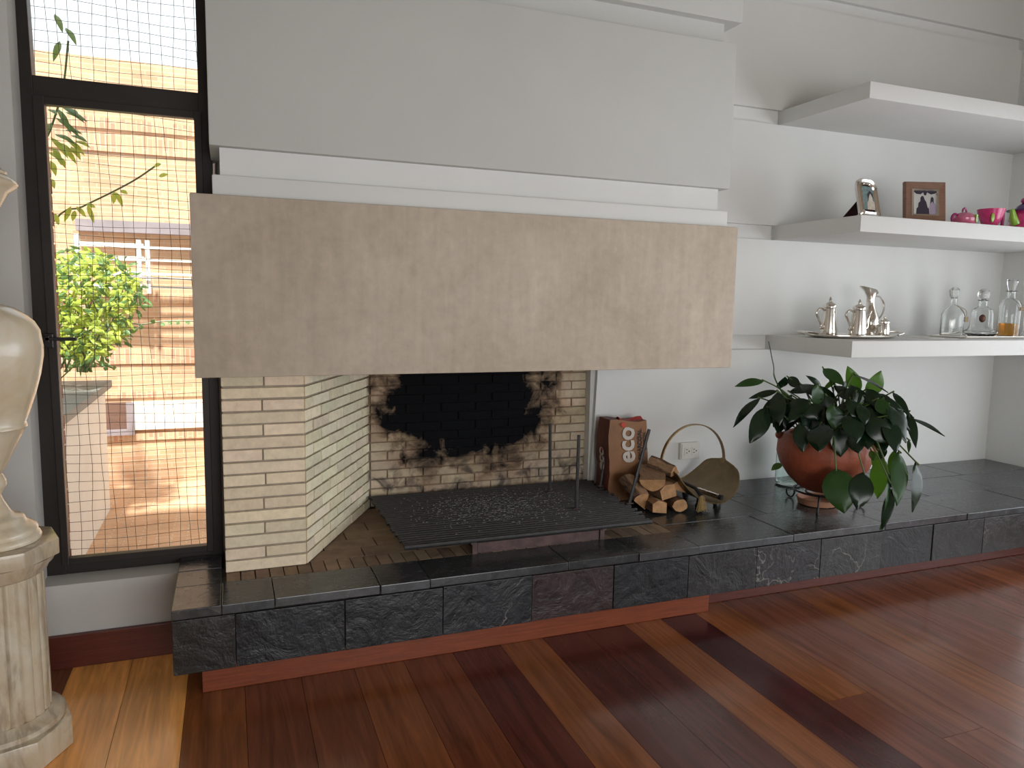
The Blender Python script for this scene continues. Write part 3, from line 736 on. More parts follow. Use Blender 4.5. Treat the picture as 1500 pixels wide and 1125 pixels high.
for i in range(6):
    u0, u1 = .35 + i * .105, .35 + (i + 1) * .105
    a, b = Vector(bagpt(u0, .45, 1)), Vector(bagpt(u1, .45, 1)); h0, h1 = .012 + .010 * math.sin(u0 * 9), .012 + .010 * math.sin(u1 * 9)
    tp.add([a + Vector((0, -.045, -.012)), b + Vector((0, -.045, -.012)), b + Vector((0, 0, h1)), a + Vector((0, 0, h0)), a + Vector((0, .03, 0)), b + Vector((0, .03, 0))], [(0, 1, 2, 3), (3, 2, 5, 4)])
tp.build('folded_top', 'paperr', bg)
def text_mesh(body, size, bold=0.0):
    cu = bpy.data.curves.new('lettering', 'FONT'); cu.body = body; cu.size = size; cu.offset = bold; cu.extrude = .0006; cu.resolution_u = 3
    to = bpy.data.objects.new('tmp', cu); COL.objects.link(to)
    dg = bpy.context.evaluated_depsgraph_get(); me = bpy.data.meshes.new_from_object(to.evaluated_get(dg))
    vs = [v.co.copy() for v in me.vertices]; fs = [tuple(p.vertices) for p in me.polygons]
    bpy.data.objects.remove(to); bpy.data.meshes.remove(me); bpy.data.curves.remove(cu)
    return vs, fs
def bag_text(body, size, u, w, mat, bold, side=False, nm='lettering', len_=None):
    vs, fs = text_mesh(body, size, bold)
    if len_:
        k = len_ / max(v.x for v in vs); 
        for v in vs: v.x *= k
    m = MB(); out = []
    for v in vs:                                   # text runs upwards on the bag
        if side:
            yy = by1 - .05 - v.y * 1.0; ww = w + v.x / .452
            p = Vector(bagpt(0, (yy - by0) / (by1 - by0), ww)); out.append(p + Vector((-.007 - v.z, 0, 0)))
        else:
            uu = u - v.y / (bx1 - bx0); ww = w + v.x / .452
            p = Vector(bagpt(uu, 0, ww)); out.append(p + Vector((0, -.006 - v.z, 0)))
    m.add(out, fs); return m.build(nm, mat, bg)
bag_text('eco', .150, .64, .475, 'inkw', .004, len_=.205)
bag_text('CHARCOAL', .034, .845, .50, 'inkb', .0012, len_=.175)
bag_text('CARB\u00d3N', .026, .965, .62, 'inkb', .0004, len_=.10)
bag_text('eco', .085, 0, .36, 'inkw', .003, side=True, len_=.135)
for (cu_, cw, rr, sd) in ((.36, .945, .015, False), (.0, .635, .0085, True)):
    m = MB(); pts = []
    for i in range(16):
        a = 2 * PI * i / 16; k = 1 + (.7 if i == 8 else 0); pts.append((math.cos(a) * rr * k, math.sin(a) * rr * 1.0))
    if sd: vs = [Vector(bagpt(0, .45 + p[0] / .14, cw + p[1] / .452)) + Vector((-.009, 0, 0)) for p in pts]
    else: vs = [Vector(bagpt(cu_ + p[0] / .237, 0, cw + p[1] / .452)) + Vector((0, -.009, 0)) for p in pts]
    m.add(vs, [tuple(range(16))]); m.build('flame_mark', 'inkr', bg)

# =================================================================== FIREWOOD
def log(front, back, sec, label, r=1.0, roll=0, barkside=None):
    front, back = Vector(front), Vector(back); d = (back - front).normalized()
    up = Vector((0, 0, 1)); a = d.cross(up).normalized() * -1; b = a.cross(d).normalized() * -1
    b = d.cross(a).normalized()
    if b.z < 0: b = -b
    cr, sr = math.cos(roll), math.sin(roll); n = len(sec); K = 6; vs = []
    rl_ = random.Random(hash(label) % 1000 if False else len(label) * 7 + int(front.x * 1000))
    off = [(rl_.uniform(-.003, .003), rl_.uniform(-.003, .003)) for _ in range(n)]
    for k in range(K + 1):
        c = front.lerp(back, k / K) + Vector((rl_.uniform(-.003, .003), 0, rl_.uniform(-.003, .003))) * (0 < k < K)
        for (u, v), o in zip(sec, off):
            u2, v2 = (u * cr - v * sr) * r + o[0] + rl_.uniform(-.002, .002), (u * sr + v * cr) * r + o[1] + rl_.uniform(-.002, .002)
            vs.append(c + a * u2 + b * v2)
    m = MB(); bs = barkside if barkside is not None else set()
    for k in range(K):
        for j in range(n): m.f.append((k * n + j, k * n + (j + 1) % n, (k + 1) * n + (j + 1) % n, (k + 1) * n + j)); m.m.append(1 if j in bs else 0)
    m.f += [tuple(range(n)), tuple(range(K * n, (K + 1) * n))[::-1]]; m.m += [2, 2]; m.v = vs
    return tag(m.build('firewood_log', ['split', 'bark', 'cut'], None, True, angle=30, origin=front), label, 'log', 'firewood pile')
def arcs(a0, a1, n, ex=1, ez=1): return [(ex * math.cos(a0 + (a1 - a0) * i / n), ez * math.sin(a0 + (a1 - a0) * i / n)) for i in range(n + 1)]
HALF = arcs(PI, 2 * PI, 8, 1, .95) ; QUART = [(-.9, -.6)] + arcs(-.3, 1.5, 6, 1, .9); ROUND = arcs(0, 2 * PI * 11 / 12, 11, 1, .85); TRAP = [(-1, -.6), (.75, -.75), (1, .25), (.35, .75), (-.75, .55)]
LY = 3.24
log((2.056, 3.335, H + .055), (2.052, 3.50, H + .125), QUART, 'split log at the left of the pile leaning back towards the bag', .062, .5, {1, 2, 3})
log((2.118, LY + .02, H + .042), (2.14, 3.53, H + .045), TRAP, 'lower middle split log lying on the slate', .047, .2, {0, 1})
log((2.245, LY + .02, H + .040), (2.28, 3.53, H + .042), ROUND, 'rough round log at the bottom right of the pile', .043, 0, set(range(5)))
log((2.195, LY + .06, H + .112), (2.19, 3.54, H + .118), TRAP, 'pale thick split log in the middle of the pile', .054, -.1, {4})
log((2.295, LY + .10, H + .115), (2.30, 3.54, H + .12), QUART, 'small split log at the right of the middle row', .045, .1, {1, 2})
log((2.105, LY + .08, H + .175), (2.215, 3.50, H + .215), HALF, 'big half-round log on top, flat side up', .068, -.05, {1, 2, 3, 4, 5, 6})
log((2.272, 3.36, H + .200), (2.20, 3.49, H + .235), QUART, 'short dark-barked log lying across the top at the right', .048, -.3, {0, 1, 2, 6})

# =================================================================== BRASS LOG BASKET
bc = Vector((2.455, 3.46, H))
bk = thing('log_basket', 'aged brass log basket with tall arched handle beside the firewood', 'basket', bc)
Rb, Ph, Lh = .205, math.radians(82), .245
def bpt(a, b, off=0):
    ph = a * Ph; r = Rb + off; l = Lh * math.sqrt(max(0, 1 - .80 * a * a)) 
    if abs(a) > .86: l *= math.sqrt(max(0, 1 - ((abs(a) - .86) / .145) ** 2))
    return bc + Vector((r * math.sin(ph), b * l, .048 + Rb - r * math.cos(ph)))
m = MB(); na, nbb = 28, 10
for off in (0, .003):
    vs = [bpt(-1 + 2 * i / na, -1 + 2 * j / nbb, off) for i in range(na + 1) for j in range(nbb + 1)]
    m.add(vs, [(i * (nbb + 1) + j, i * (nbb + 1) + j + 1, (i + 1) * (nbb + 1) + j + 1, (i + 1) * (nbb + 1) + j) for i in range(na) for j in range(nbb)])
m.build('trough', 'brass', bk, True, angle=60)
for j in (-1, 1): MB().tube([bpt(-1 + 2 * i / 40, j, .0015) for i in range(41)], .0035, 6).build('rim', 'brassd', bk, True)
hx = Rb * math.sin(Ph) + .004; hz = bpt(1, 0).z - .02
pts = [bc + Vector((-hx, 0, hz - H))] + [bc + Vector((-hx * math.cos(t) * 1.02, 0, hz - H + .02 + .215 * math.sin(t))) for t in [PI * i / 24 for i in range(25)]] + [bc + Vector((hx, 0, hz - H))]
hm = MB()
for w in (-.009, 0, .009): pass
vs = []
for p, nx in zip(pts, range(len(pts))):
    d = (pts[min(nx + 1, len(pts) - 1)] - pts[max(nx - 1, 0)]).normalized(); nn = Vector((-d.z, 0, d.x))
    for (wy, wn) in ((-.010, -.003), (.010, -.003), (.010, .003), (-.010, .003)): vs.append(p + Vector((0, wy, 0)) + nn * wn)
fs = [(i * 4 + j, i * 4 + (j + 1) % 4, (i + 1) * 4 + (j + 1) % 4, (i + 1) * 4 + j) for i in range(len(pts) - 1) for j in range(4)] + [(3, 2, 1, 0), tuple(len(vs) - 4 + i for i in range(4))]
hm.add(vs, fs); hm.build('handle', 'brassd', bk, True)
for s_ in (-1, 1): MB().box(bc.x + s_ * hx - .008, bc.x + s_ * hx + .008, bc.y - .016, bc.y + .016, hz - .025, hz + .028).build('handle_bracket', 'brassd', bk, bevel=.002)
for sx in (-.055, .065):
    for sy in (-.15, .15): MB().lathe([(.020, 0), (.022, .012), (.015, .03), (.013, .062)], 12, (bc.x + sx, bc.y + sy, H)).build('foot', 'black', bk, True)
# brush and canister lying in the basket
br = thing('hearth_brush', 'small hearth brush with straw bristles hanging over the basket edge', 'brush', (2.36, 3.22, H + .03))
MB().tube([(2.335, 3.40, H + .135), (2.345, 3.27, H + .125), (2.352, 3.225, H + .095)], [.009, .010, .012], 8).build('handle', 'black', br, True)
m = MB(); rb = random.Random(2)
for k in range(46):
    a = Vector((2.352 + rb.uniform(-.010, .010), 3.222 + rb.uniform(-.008, .008), H + .095)); m.tube([a, a + Vector((rb.uniform(-.028, .028), rb.uniform(-.016, .006), -.078 + rb.uniform(-.008, .006)))], .0016, 4)
m.build('bristles', 'bristle', br)
ct = thing('metal_canister', 'small dented silver canister with black cap lying in the basket', 'canister', (2.45, 3.3, H + .07))
a, b = Vector((2.425, 3.36, H + .088)), Vector((2.475, 3.235, H + .076))
MB().tube([a.lerp(b, t / 9) for t in range(10)], [.014 + (.002 if t % 2 else 0) for t in range(10)], 12).build('body', 'silver', ct, True)
MB().tube([b, b + (b - a).normalized() * .018], .0150, 12).build('cap', 'black', ct)

# =================================================================== POTTED PLANT
PC = (3.08, 3.12)
st = thing('pot_stand', 'black wrought iron tripod stand under the clay pot', 'plant stand', (PC[0], PC[1], H))
RZ = .452
MB().torus((PC[0], PC[1], RZ), .15, .0055, 36, 8).build('ring', 'irond', st, True)
MB().torus((PC[0], PC[1], RZ - .012), .085, .0045, 28, 8).build('inner_ring', 'irond', st, True)
for (lx, ly) in ((3.053, 3.358), (2.912, 2.972), (3.281, 3.046)):
    d = Vector((lx - PC[0], ly - PC[1], 0)); ln = d.length; d = d / ln; c = Vector((PC[0], PC[1], 0))
    P = [c + d * .085 + Vector((0, 0, RZ - .012)), c + d * .15 + Vector((0, 0, RZ)), c + d * .185 + Vector((0, 0, RZ - .02)), c + d * .19 + Vector((0, 0, H + .030)), c + d * .205 + Vector((0, 0, H + .008)), c + d * .228 + Vector((0, 0, H + .007)), c + d * .243 + Vector((0, 0, H + .022)), c + d * .246 + Vector((0, 0, H + .045))]
    MB().tube(smooth_path(P, 5), .0052, 8).build('leg', 'irond', st, True)
sa = atz(1197, 738, H)
tag(MB().lathe([(.085, 0), (.104, .004), (.114, .036), (.107, .038), (.096, .008), (0, .006)], 36, (sa.x, sa.y, H + .001)).build('clay_saucer', 'terral', smooth=True, origin=(sa.x, sa.y, H)), 'small pale terracotta saucer under the pot stand', 'saucer')
jc = (3.285, 3.60)
jp = [(0, .004), (.075, .003), (.088, .014), (.090, .10), (.088, .24), (.070, .275), (.060, .29), (.062, .31), (.056, .31), (.055, .29), (.066, .27), (.083, .238), (.085, .10), (.083, .018), (0, .012)]
tag(MB().lathe(jp, 32, (*jc, H)).build('glass_jar', 'jarglass', smooth=True, origin=(*jc, H)), 'clear greenish glass jar standing behind the clay pot', 'jar')

pl = thing('potted_plant', 'large leafy green plant in a round terracotta pot on the slate', 'potted plant', (PC[0], PC[1], RZ))
pz = RZ + .004
pot = MB().lathe([(.001, .004), (.085, .0), (.13, .022), (.185, .075), (.232, .145), (.252, .205), (.250, .262), (.228, .305), (.200, .318), (.190, .312), (.212, .298), (.225, .262), (.20, .22), (.001, .215)], 48, (PC[0], PC[1], pz), fn=lambda a, z: 1 + .012 * math.sin(3 * a + z * 9)).build('pot', 'terra', pl, True, angle=50)
vdir = Vector((PC[0], PC[1], 0)).normalized(); rdir = Vector((vdir.y, -vdir.x, 0))
for s_, zz_, k in ((-1, .295, .024), (1, .262, .026), (-.93, .205, .016), (.90, .315, .016)):
    c = Vector((PC[0], PC[1], pz)) + rdir * s_ * .238 - vdir * .03 + Vector((0, 0, zz_)); MB().ball(c, k).build('lug', 'terra', pot, True)
MB().lathe([(.001, .268), (.15, .27), (.222, .262)], 32, (PC[0], PC[1], pz)).build('soil', 'soil', pl)
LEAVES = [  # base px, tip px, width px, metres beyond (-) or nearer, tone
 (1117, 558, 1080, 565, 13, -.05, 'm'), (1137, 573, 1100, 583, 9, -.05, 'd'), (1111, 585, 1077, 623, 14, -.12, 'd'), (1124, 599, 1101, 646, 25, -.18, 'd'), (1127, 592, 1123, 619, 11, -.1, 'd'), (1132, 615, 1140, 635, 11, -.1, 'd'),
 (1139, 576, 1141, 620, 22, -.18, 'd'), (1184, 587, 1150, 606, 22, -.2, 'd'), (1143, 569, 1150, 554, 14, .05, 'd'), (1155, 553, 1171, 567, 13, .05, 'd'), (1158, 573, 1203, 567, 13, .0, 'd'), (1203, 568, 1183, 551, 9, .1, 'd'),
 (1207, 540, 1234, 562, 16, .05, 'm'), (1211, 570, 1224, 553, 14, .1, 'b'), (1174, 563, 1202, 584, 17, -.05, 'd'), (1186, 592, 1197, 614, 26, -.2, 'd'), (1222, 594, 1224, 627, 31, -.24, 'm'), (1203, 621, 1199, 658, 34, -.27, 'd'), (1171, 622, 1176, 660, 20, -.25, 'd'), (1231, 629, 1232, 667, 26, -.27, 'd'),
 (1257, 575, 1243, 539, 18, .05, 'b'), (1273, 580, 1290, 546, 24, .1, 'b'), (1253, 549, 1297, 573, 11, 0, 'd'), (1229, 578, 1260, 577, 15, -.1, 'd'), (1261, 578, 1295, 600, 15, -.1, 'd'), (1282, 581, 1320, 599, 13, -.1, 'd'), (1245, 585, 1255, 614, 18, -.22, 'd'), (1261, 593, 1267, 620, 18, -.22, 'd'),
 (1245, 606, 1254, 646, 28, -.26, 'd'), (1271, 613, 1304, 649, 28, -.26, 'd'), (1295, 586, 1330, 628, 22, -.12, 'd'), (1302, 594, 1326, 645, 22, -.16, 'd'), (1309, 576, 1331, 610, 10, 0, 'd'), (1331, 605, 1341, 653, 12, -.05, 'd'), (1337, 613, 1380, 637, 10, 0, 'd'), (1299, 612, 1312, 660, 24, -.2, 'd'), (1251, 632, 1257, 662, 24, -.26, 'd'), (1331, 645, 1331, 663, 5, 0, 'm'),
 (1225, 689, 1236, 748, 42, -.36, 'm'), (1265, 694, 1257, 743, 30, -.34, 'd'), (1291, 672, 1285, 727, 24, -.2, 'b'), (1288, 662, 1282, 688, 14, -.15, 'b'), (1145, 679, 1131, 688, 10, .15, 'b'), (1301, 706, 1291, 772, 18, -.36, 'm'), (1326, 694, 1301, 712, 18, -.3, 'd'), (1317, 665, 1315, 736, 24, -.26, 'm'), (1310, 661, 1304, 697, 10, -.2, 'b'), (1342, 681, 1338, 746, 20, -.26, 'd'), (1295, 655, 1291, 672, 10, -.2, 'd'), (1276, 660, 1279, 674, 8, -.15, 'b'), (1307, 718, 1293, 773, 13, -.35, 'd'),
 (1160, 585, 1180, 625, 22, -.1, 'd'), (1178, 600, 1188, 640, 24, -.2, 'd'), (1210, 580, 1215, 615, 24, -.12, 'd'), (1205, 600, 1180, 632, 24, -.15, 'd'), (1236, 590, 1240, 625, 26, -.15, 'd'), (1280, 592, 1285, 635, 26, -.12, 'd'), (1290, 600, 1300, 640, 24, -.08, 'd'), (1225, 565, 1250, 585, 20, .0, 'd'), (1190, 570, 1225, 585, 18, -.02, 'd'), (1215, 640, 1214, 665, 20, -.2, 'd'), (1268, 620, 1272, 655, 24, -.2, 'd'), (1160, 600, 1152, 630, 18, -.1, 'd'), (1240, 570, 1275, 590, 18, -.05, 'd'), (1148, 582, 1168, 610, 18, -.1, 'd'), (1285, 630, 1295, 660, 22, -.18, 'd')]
rx_ = random.Random(23)
for k in range(34):
    a = rx_.uniform(0, 2 * PI); q = rx_.uniform(.35, 1) ** .5
    bx, by = 1218 + 78 * q * math.cos(a), 588 + 26 * q * math.sin(a)
    dx = (bx - 1218) * rx_.uniform(.1, .4) + rx_.uniform(-8, 8); dy = rx_.uniform(16, 34) - (26 if by < 572 and rx_.random() < .5 else 0)
    LEAVES.append((bx, by, bx + dx, by + dy, rx_.uniform(14, 23), rx_.uniform(-.2, .15), 'd' if rx_.random() < .8 else 'm'))
rl2 = random.Random(11)
crown = Vector((PC[0], PC[1], pz + .27))
for (bx, by, tx, ty, w, s_, tn) in LEAVES:
    bx, by, tx, ty = bx - (tx - bx) * .06, by - (ty - by) * .06, tx + (tx - bx) * .10, ty + (ty - by) * .07
    B, T = atc(bx, by, PC, s_ * .9), atc(tx, ty, PC, s_ * .9 + rl2.uniform(-.10, .02) - (.02 if ty > by else 0))
    dpt = (B - CPOS).dot(Vector(RM[2])); wd = w * dpt / F * 1.14
    toc = (CPOS - B).normalized()
    nr = toc + Vector((rl2.uniform(-.5, .9), rl2.uniform(-.3, .3), rl2.uniform(.1, .9)))
    mb = MB(); leaf_mesh(mb, B, T, wd, nr, rl2.uniform(.05, .12), .22, 8)
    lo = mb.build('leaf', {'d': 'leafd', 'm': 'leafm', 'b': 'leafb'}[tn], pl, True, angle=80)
    rt = crown + Vector((rl2.uniform(-.09, .09), rl2.uniform(-.09, .09), 0)) + (B - crown) * .12 * Vector((1, 1, 0)).length * .5
    rt.z = pz + .262
    hi = max(B.z, rt.z + .05) + (.02 if B.z > rt.z + .08 else .06)
    mid = rt.lerp(B, .6); mid.z = hi if B.z < rt.z + .1 else rt.z + (B.z - rt.z) * .75
    MB().tube(smooth_path([rt, mid, B, B.lerp(T, .04)], 4), [.0042] * 9 + [.0036, .003, .0025, .002][:4], 5).build('stem', 'stem', lo, True)
MB().tube(smooth_path([crown + Vector((-.15, -.1, 0)), atc(1140, 565, PC, -.1), atc(1133, 535, PC, -.1), atc(1126, 500, PC, -.1)], 5), [.004] * 8 + [.0028] * 8, 6).build('flower_stalk', 'leafm', pl, True)

# =================================================================== LOW SHELF: silver and decanters
SZ = SEAMZ[1] + .001
def p_low(px, Y=3.42): return at(px, 490, Y).x
ty_ = 3.43; tc = ((p_low(1177) + p_low(1317)) / 2, ty_)
tr = thing('silver_tray', 'oval silver tray with loop handles under the coffee set', 'tray', (*tc, SZ))
MB().lathe([(0, .004), (.9, .004), (.96, .008), (1.0, .016), (1.0, .019), (.95, .012), (.88, .0075), (0, .0075)], 48, (*tc, SZ), squash=(.305, .19)).build('plate', 'silver', tr, True)
for s_ in (-1, 1): MB().tube(smooth_path([(tc[0] + s_ * .285, ty_ - .085, SZ + .017), (tc[0] + s_ * .35, ty_ - .07, SZ + .030), (tc[0] + s_ * .372, ty_, SZ + .034), (tc[0] + s_ * .35, ty_ + .07, SZ + .030), (tc[0] + s_ * .285, ty_ + .085, SZ + .017)], 6), .007, 8).build('handle', 'silver', tr, True)
TZ2 = SZ + .0085
def scroll(parent, x, y, z0, z1, out, mat='silver', r=.006):
    P = [(x, y, z1), (x + out * .55, y, z1 + (z1 - z0) * .12), (x + out, y, z1 - (z1 - z0) * .12), (x + out * .72, y, z1 - (z1 - z0) * .45), (x + out * .35, y, z0 + (z1 - z0) * .18), (x + out * .45, y, z0 + .0), (x + out * .0, y, z0)]
    MB().tube(smooth_path(P, 5), r, 8).build('handle', mat, parent, True)
def coffeepot(x, y, h, r, label, spout=0):
    t = thing('coffee_pot', label, 'coffee pot', (x, y, TZ2), 'silver coffee set')
    bh = h * .70
    MB().lathe([(0, 0), (r, 0), (r * 1.02, .004), (r * .97, bh * .25), (r * .80, bh * .8), (r * .72, bh), (r * .60, bh + .002), (0, bh + .002)], 28, (x, y, TZ2)).build('body', 'silver', t, True)
    lid = MB().lathe([(r * .66, bh + .003), (r * .76, bh + .007), (r * .76, bh + .020), (r * .66, bh + .028), (r * .35, h * .85), (r * .16, h * .89), (0, h * .895)], 28, (x, y, TZ2)).build('lid', 'silver', t, True)
    MB().lathe([(0, h * .88), (r * .12, h * .89), (r * .20, h * .93), (r * .13, h * .965), (r * .05, h), (0, h)], 12, (x, y, TZ2)).build('finial', 'silver', lid, True)
    scroll(t, x - r * .78, y, TZ2 + bh * .28, TZ2 + bh * .93, -.062)
    if spout:
        MB().tube(smooth_path([(x + r * .85, y, TZ2 + bh * .25), (x + r * 1.35, y, TZ2 + bh * .40), (x + r * 1.5, y, TZ2 + bh * .75), (x + r * 1.9, y, TZ2 + bh * .98)], 5), [.013] * 6 + [.010] * 6 + [.006] * 4, 10).build('spout', 'silver', t, True)
    return t
coffeepot(at(1213, 490, 3.46).x, 3.46, .235, .050, 'tall lidded silver coffee pot at the left of the tray')
coffeepot(at(1256, 490, 3.36).x, 3.36, .222, .050, 'silver coffee pot with spout in the middle of the tray', 1)
ex, ey = at(1272, 490, 3.52).x, 3.52
ew = thing('silver_ewer', 'tall silver ewer with flared lip and looping handle behind the coffee pots', 'ewer', (ex, ey, TZ2))
def ewer():
    prof = [(0, 0), (.040, 0), (.042, .006), (.030, .014), (.055, .045), (.062, .075), (.052, .115), (.034, .16), (.025, .20), (.024, .235), (.030, .265), (.040, .285)]
    m = MB().lathe(prof, 28, (ex, ey, TZ2))
    for v in m.v:
        z = v.z - TZ2
        if z > .20:
            k = (z - .20) / .085; dx = (v.x - ex) / .04
            if dx < 0: v.x -= .055 * k * k * (-dx); v.z += .022 * k * (-dx)
            else: v.z -= .028 * k * dx
    m.build('body', 'silver', ew, True)
ewer()
MB().tube(smooth_path([(ex + .028, ey, TZ2 + .245), (ex + .075, ey, TZ2 + .240), (ex + .112, ey, TZ2 + .195), (ex + .105, ey, TZ2 + .14), (ex + .066, ey, TZ2 + .085), (ex + .070, ey, TZ2 + .02), (ex + .05, ey, TZ2 + .05)], 6), .0055, 8).build('handle', 'silver', ew, True)
sx_, sy_ = at(1294, 490, 3.36).x, 3.36
sg = thing('sugar_pot', 'small lidded silver sugar pot at the right of the tray', 'sugar pot', (sx_, sy_, TZ2), 'silver coffee set')
MB().lathe([(0, 0), (.036, 0), (.037, .003), (.034, .05), (.029, .078), (0, .079)], 24, (sx_, sy_, TZ2)).build('body', 'silver', sg, True)
ld = MB().lathe([(.029, .080), (.033, .083), (.033, .090), (.026, .096), (.012, .108), (0, .110)], 24, (sx_, sy_, TZ2)).build('lid', 'silver', sg, True)
MB().ball((sx_, sy_, TZ2 + .116), .007).build('finial', 'silver', ld, True)
scroll(sg, sx_ - .031, sy_, TZ2 + .015, TZ2 + .065, -.034, r=.004)

dy = 3.40
tr2 = thing('serving_tray', 'flat silver tray under the glass decanters', 'tray', (at(1450, 490, dy).x, dy, SZ))
x0_ = at(1388, 490, dy).x
MB().box(x0_, XR - .12, dy - .13, dy + .13, SZ, SZ + .006).build('plate', 'silver', tr2, bevel=.003)
MB().tube([(x0_, dy - .13, SZ + .009), (XR - .12, dy - .13, SZ + .009), (XR - .12, dy + .13, SZ + .009), (x0_, dy + .13, SZ + .009), (x0_, dy - .13, SZ + .009)], .005, 6).build('rim', 'silver', tr2)
DZ = SZ + .0065
tag(MB().prism([(at(1352, 490, dy).x + .10 * math.cos(2 * PI * i / 20), dy - .02 + .10 * math.sin(2 * PI * i / 20) * (1 + .04 * (i % 2))) for i in range(20)], SZ, SZ + .003).build('lace_doily', 'socket', origin=(at(1360, 490, dy).x, dy, SZ)), 'small white doily on the shelf left of the decanters', 'doily')
def shell(prof, th=.004):
    inner = [(max(r - th, 0), z + (th if i == 0 else 0)) for i, (r, z) in enumerate(prof)]
    return prof + inner[::-1]
# decanter 1: rounded-square bottle with tag
d1 = Vector((at(1393, 490, 3.44).x, 3.44, DZ))
dc = thing('decanter', 'plain clear glass decanter with a chain tag and square stopper', 'decanter', d1, 'glass decanters')
sqf = lambda a, z: 1 / max(abs(math.cos(a + .5)), abs(math.sin(a + .5))) ** .55 if z < .17 else 1.0
MB().lathe([(0, 0)] + shell([(.056, 0), (.060, .01), (.060, .14), (.050, .172), (.026, .195), (.018, .205), (.018, .245), (.026, .250)]) + [(0, .006)], 32, d1, fn=sqf).build('bottle', 'crystal', dc, True)
MB().lathe([(.014, .235), (.014, .252), (.026, .262), (.030, .300), (.020, .312), (0, .314)], 8, d1).build('stopper', 'crystal', dc)
MB().tube(smooth_path([d1 + Vector((-.018, -.02, .205)), d1 + Vector((.02, -.045, .175)), d1 + Vector((.045, -.058, .13)), d1 + Vector((.05, -.05, .17)), d1 + Vector((.018, .0, .205))], 5), .0016, 5).build('chain', 'brassd', dc)
MB().box(d1.x + .03, d1.x + .06, d1.y - .066, d1.y - .062, d1.z + .095, d1.z + .128).build('tag', 'brass', dc, bevel=.001)
# decanter 2: ship's decanter with medallion
d2 = Vector((at(1436, 490, 3.42).x, 3.42, DZ))
dc = thing('decanter', 'wide-based crystal decanter with ball stopper and dark oval medallion', 'decanter', d2, 'glass decanters')
MB().lathe([(0, 0)] + shell([(.070, 0), (.098, .022), (.100, .034), (.078, .046), (.068, .07), (.066, .15), (.058, .175), (.032, .19), (.026, .20), (.026, .232), (.036, .238)], .005) + [(0, .012)], 32, d2, fn=lambda a, z: 1 + (.03 * math.cos(10 * a) if z < .04 else 0)).build('bottle', 'crystal', dc, True)
MB().ball(d2 + Vector((0, 0, .274)), .036, 20, 12).lathe([(.018, .225), (.018, .245)], 12, d2).build('stopper', 'crystal', dc, True)
vd = Vector((-d2.x, -d2.y, 0)).normalized(); M_ = Matrix.Translation(d2 + vd * .070 + Vector((.006, 0, .118))) @ vd.to_track_quat('Z', 'Y').to_matrix().to_4x4()
MB().lathe([(0, .004), (.015, .0035), (.019, 0), (.019, -.003), (0, -.003)], 20, squash=(1, 1.35)).xf(M_).build('medallion', 'copperm', dc, True)
# decanter 3: cylinder with amber spirit
d3 = Vector((at(1476, 490, 3.40).x, 3.40, DZ))
dc = thing('decanter', 'tall round glass decanter part filled with amber spirit, flared stopper', 'decanter', d3, 'glass decanters')
MB().lathe([(0, 0)] + shell([(.060, 0), (.064, .008), (.064, .20), (.052, .236), (.027, .252), (.024, .262), (.024, .296), (.038, .302)], .004) + [(0, .007)], 32, d3).build('bottle', 'crystal', dc, True)
MB().lathe([(0, .008), (.0595, .008), (.0595, .088), (0, .088)], 32, d3).build('spirit', 'whisky', dc, True)
MB().lathe([(.018, .285), (.018, .304), (.027, .325), (.034, .372), (.030, .376), (0, .377)], 20, d3).build('stopper', 'crystal', dc, True)
MB().tube(smooth_path([d3 + Vector((-.02, -.014, .255)), d3 + Vector((-.012, -.066, .215)), d3 + Vector((.008, -.068, .19)), d3 + Vector((.04, -.056, .19)), d3 + Vector((.05, -.035, .225)), d3 + Vector((.022, .0, .255))], 5), .0016, 5).build('chain', 'brassd', dc)
MB().box(d3.x - .006, d3.x + .046, d3.y - .074, d3.y - .068, d3.z + .172, d3.z + .196).build('tag', 'brass', dc, bevel=.003)
tg = Vector((at(1505, 490, 3.40).x, 3.40, DZ))
tag(MB().lathe([(0, 0)] + shell([(.032, 0), (.034, .008), (.036, .125)], .0025) + [(0, .010)], 24, tg).build('tumbler', 'crystal', smooth=True, origin=tg), 'clear tumbler right of the amber decanter', 'glass')

# =================================================================== MID SHELF: frames and toys
SM = SEAMZ[3] + .001
def framed(name, label, corners_px, Y, bw, outer, round_, inner, fig):
    pass
# arched silver frame, turned and leaning back on its easel
fa = thing('photo_frame', 'arched silver photo frame leaning back on a maroon easel', 'photo frame', (at(1272, 310, 3.22).x, 3.22, SM), 'photo frames')
def rounded(w, h, r, n=5):
    out = []
    for cx, cy, a0 in ((w / 2 - r, r * .4, -PI / 2), (w / 2 - r, h - r, 0), (-w / 2 + r, h - r, PI / 2), (-w / 2 + r, r * .4, PI)):
        rr = r if cy > r else r * .4
        cxx = cx if cy > r else (w / 2 - rr) * (1 if cx > 0 else -1)
        out += [(cxx + rr * math.cos(a0 + PI / 2 * i / n), cy + rr * math.sin(a0 + PI / 2 * i / n)) for i in range(n + 1)]
    return out
def ringmesh(rings):
    """rings: list of (polygon, depth)"""
    m = MB(); n_ = len(rings[0][0]); vs = []
    for poly, d in rings: vs += [(p[0], d, p[1]) for p in poly]
    fs = [(k * n_ + j, k * n_ + (j + 1) % n_, (k + 1) * n_ + (j + 1) % n_, (k + 1) * n_ + j) for k in range(len(rings) - 1) for j in range(n_)]
    m.add(vs, fs); return m
def inset(poly, w, h, k): return [(p[0] * (1 - 2 * k / w), h / 2 + (p[1] - h / 2) * (1 - 2 * k / h)) for p in poly]
def flat(poly, d): return MB().add([(p[0], d, p[1]) for p in poly], [tuple(range(len(poly)))])
w_, h_ = .175, .225
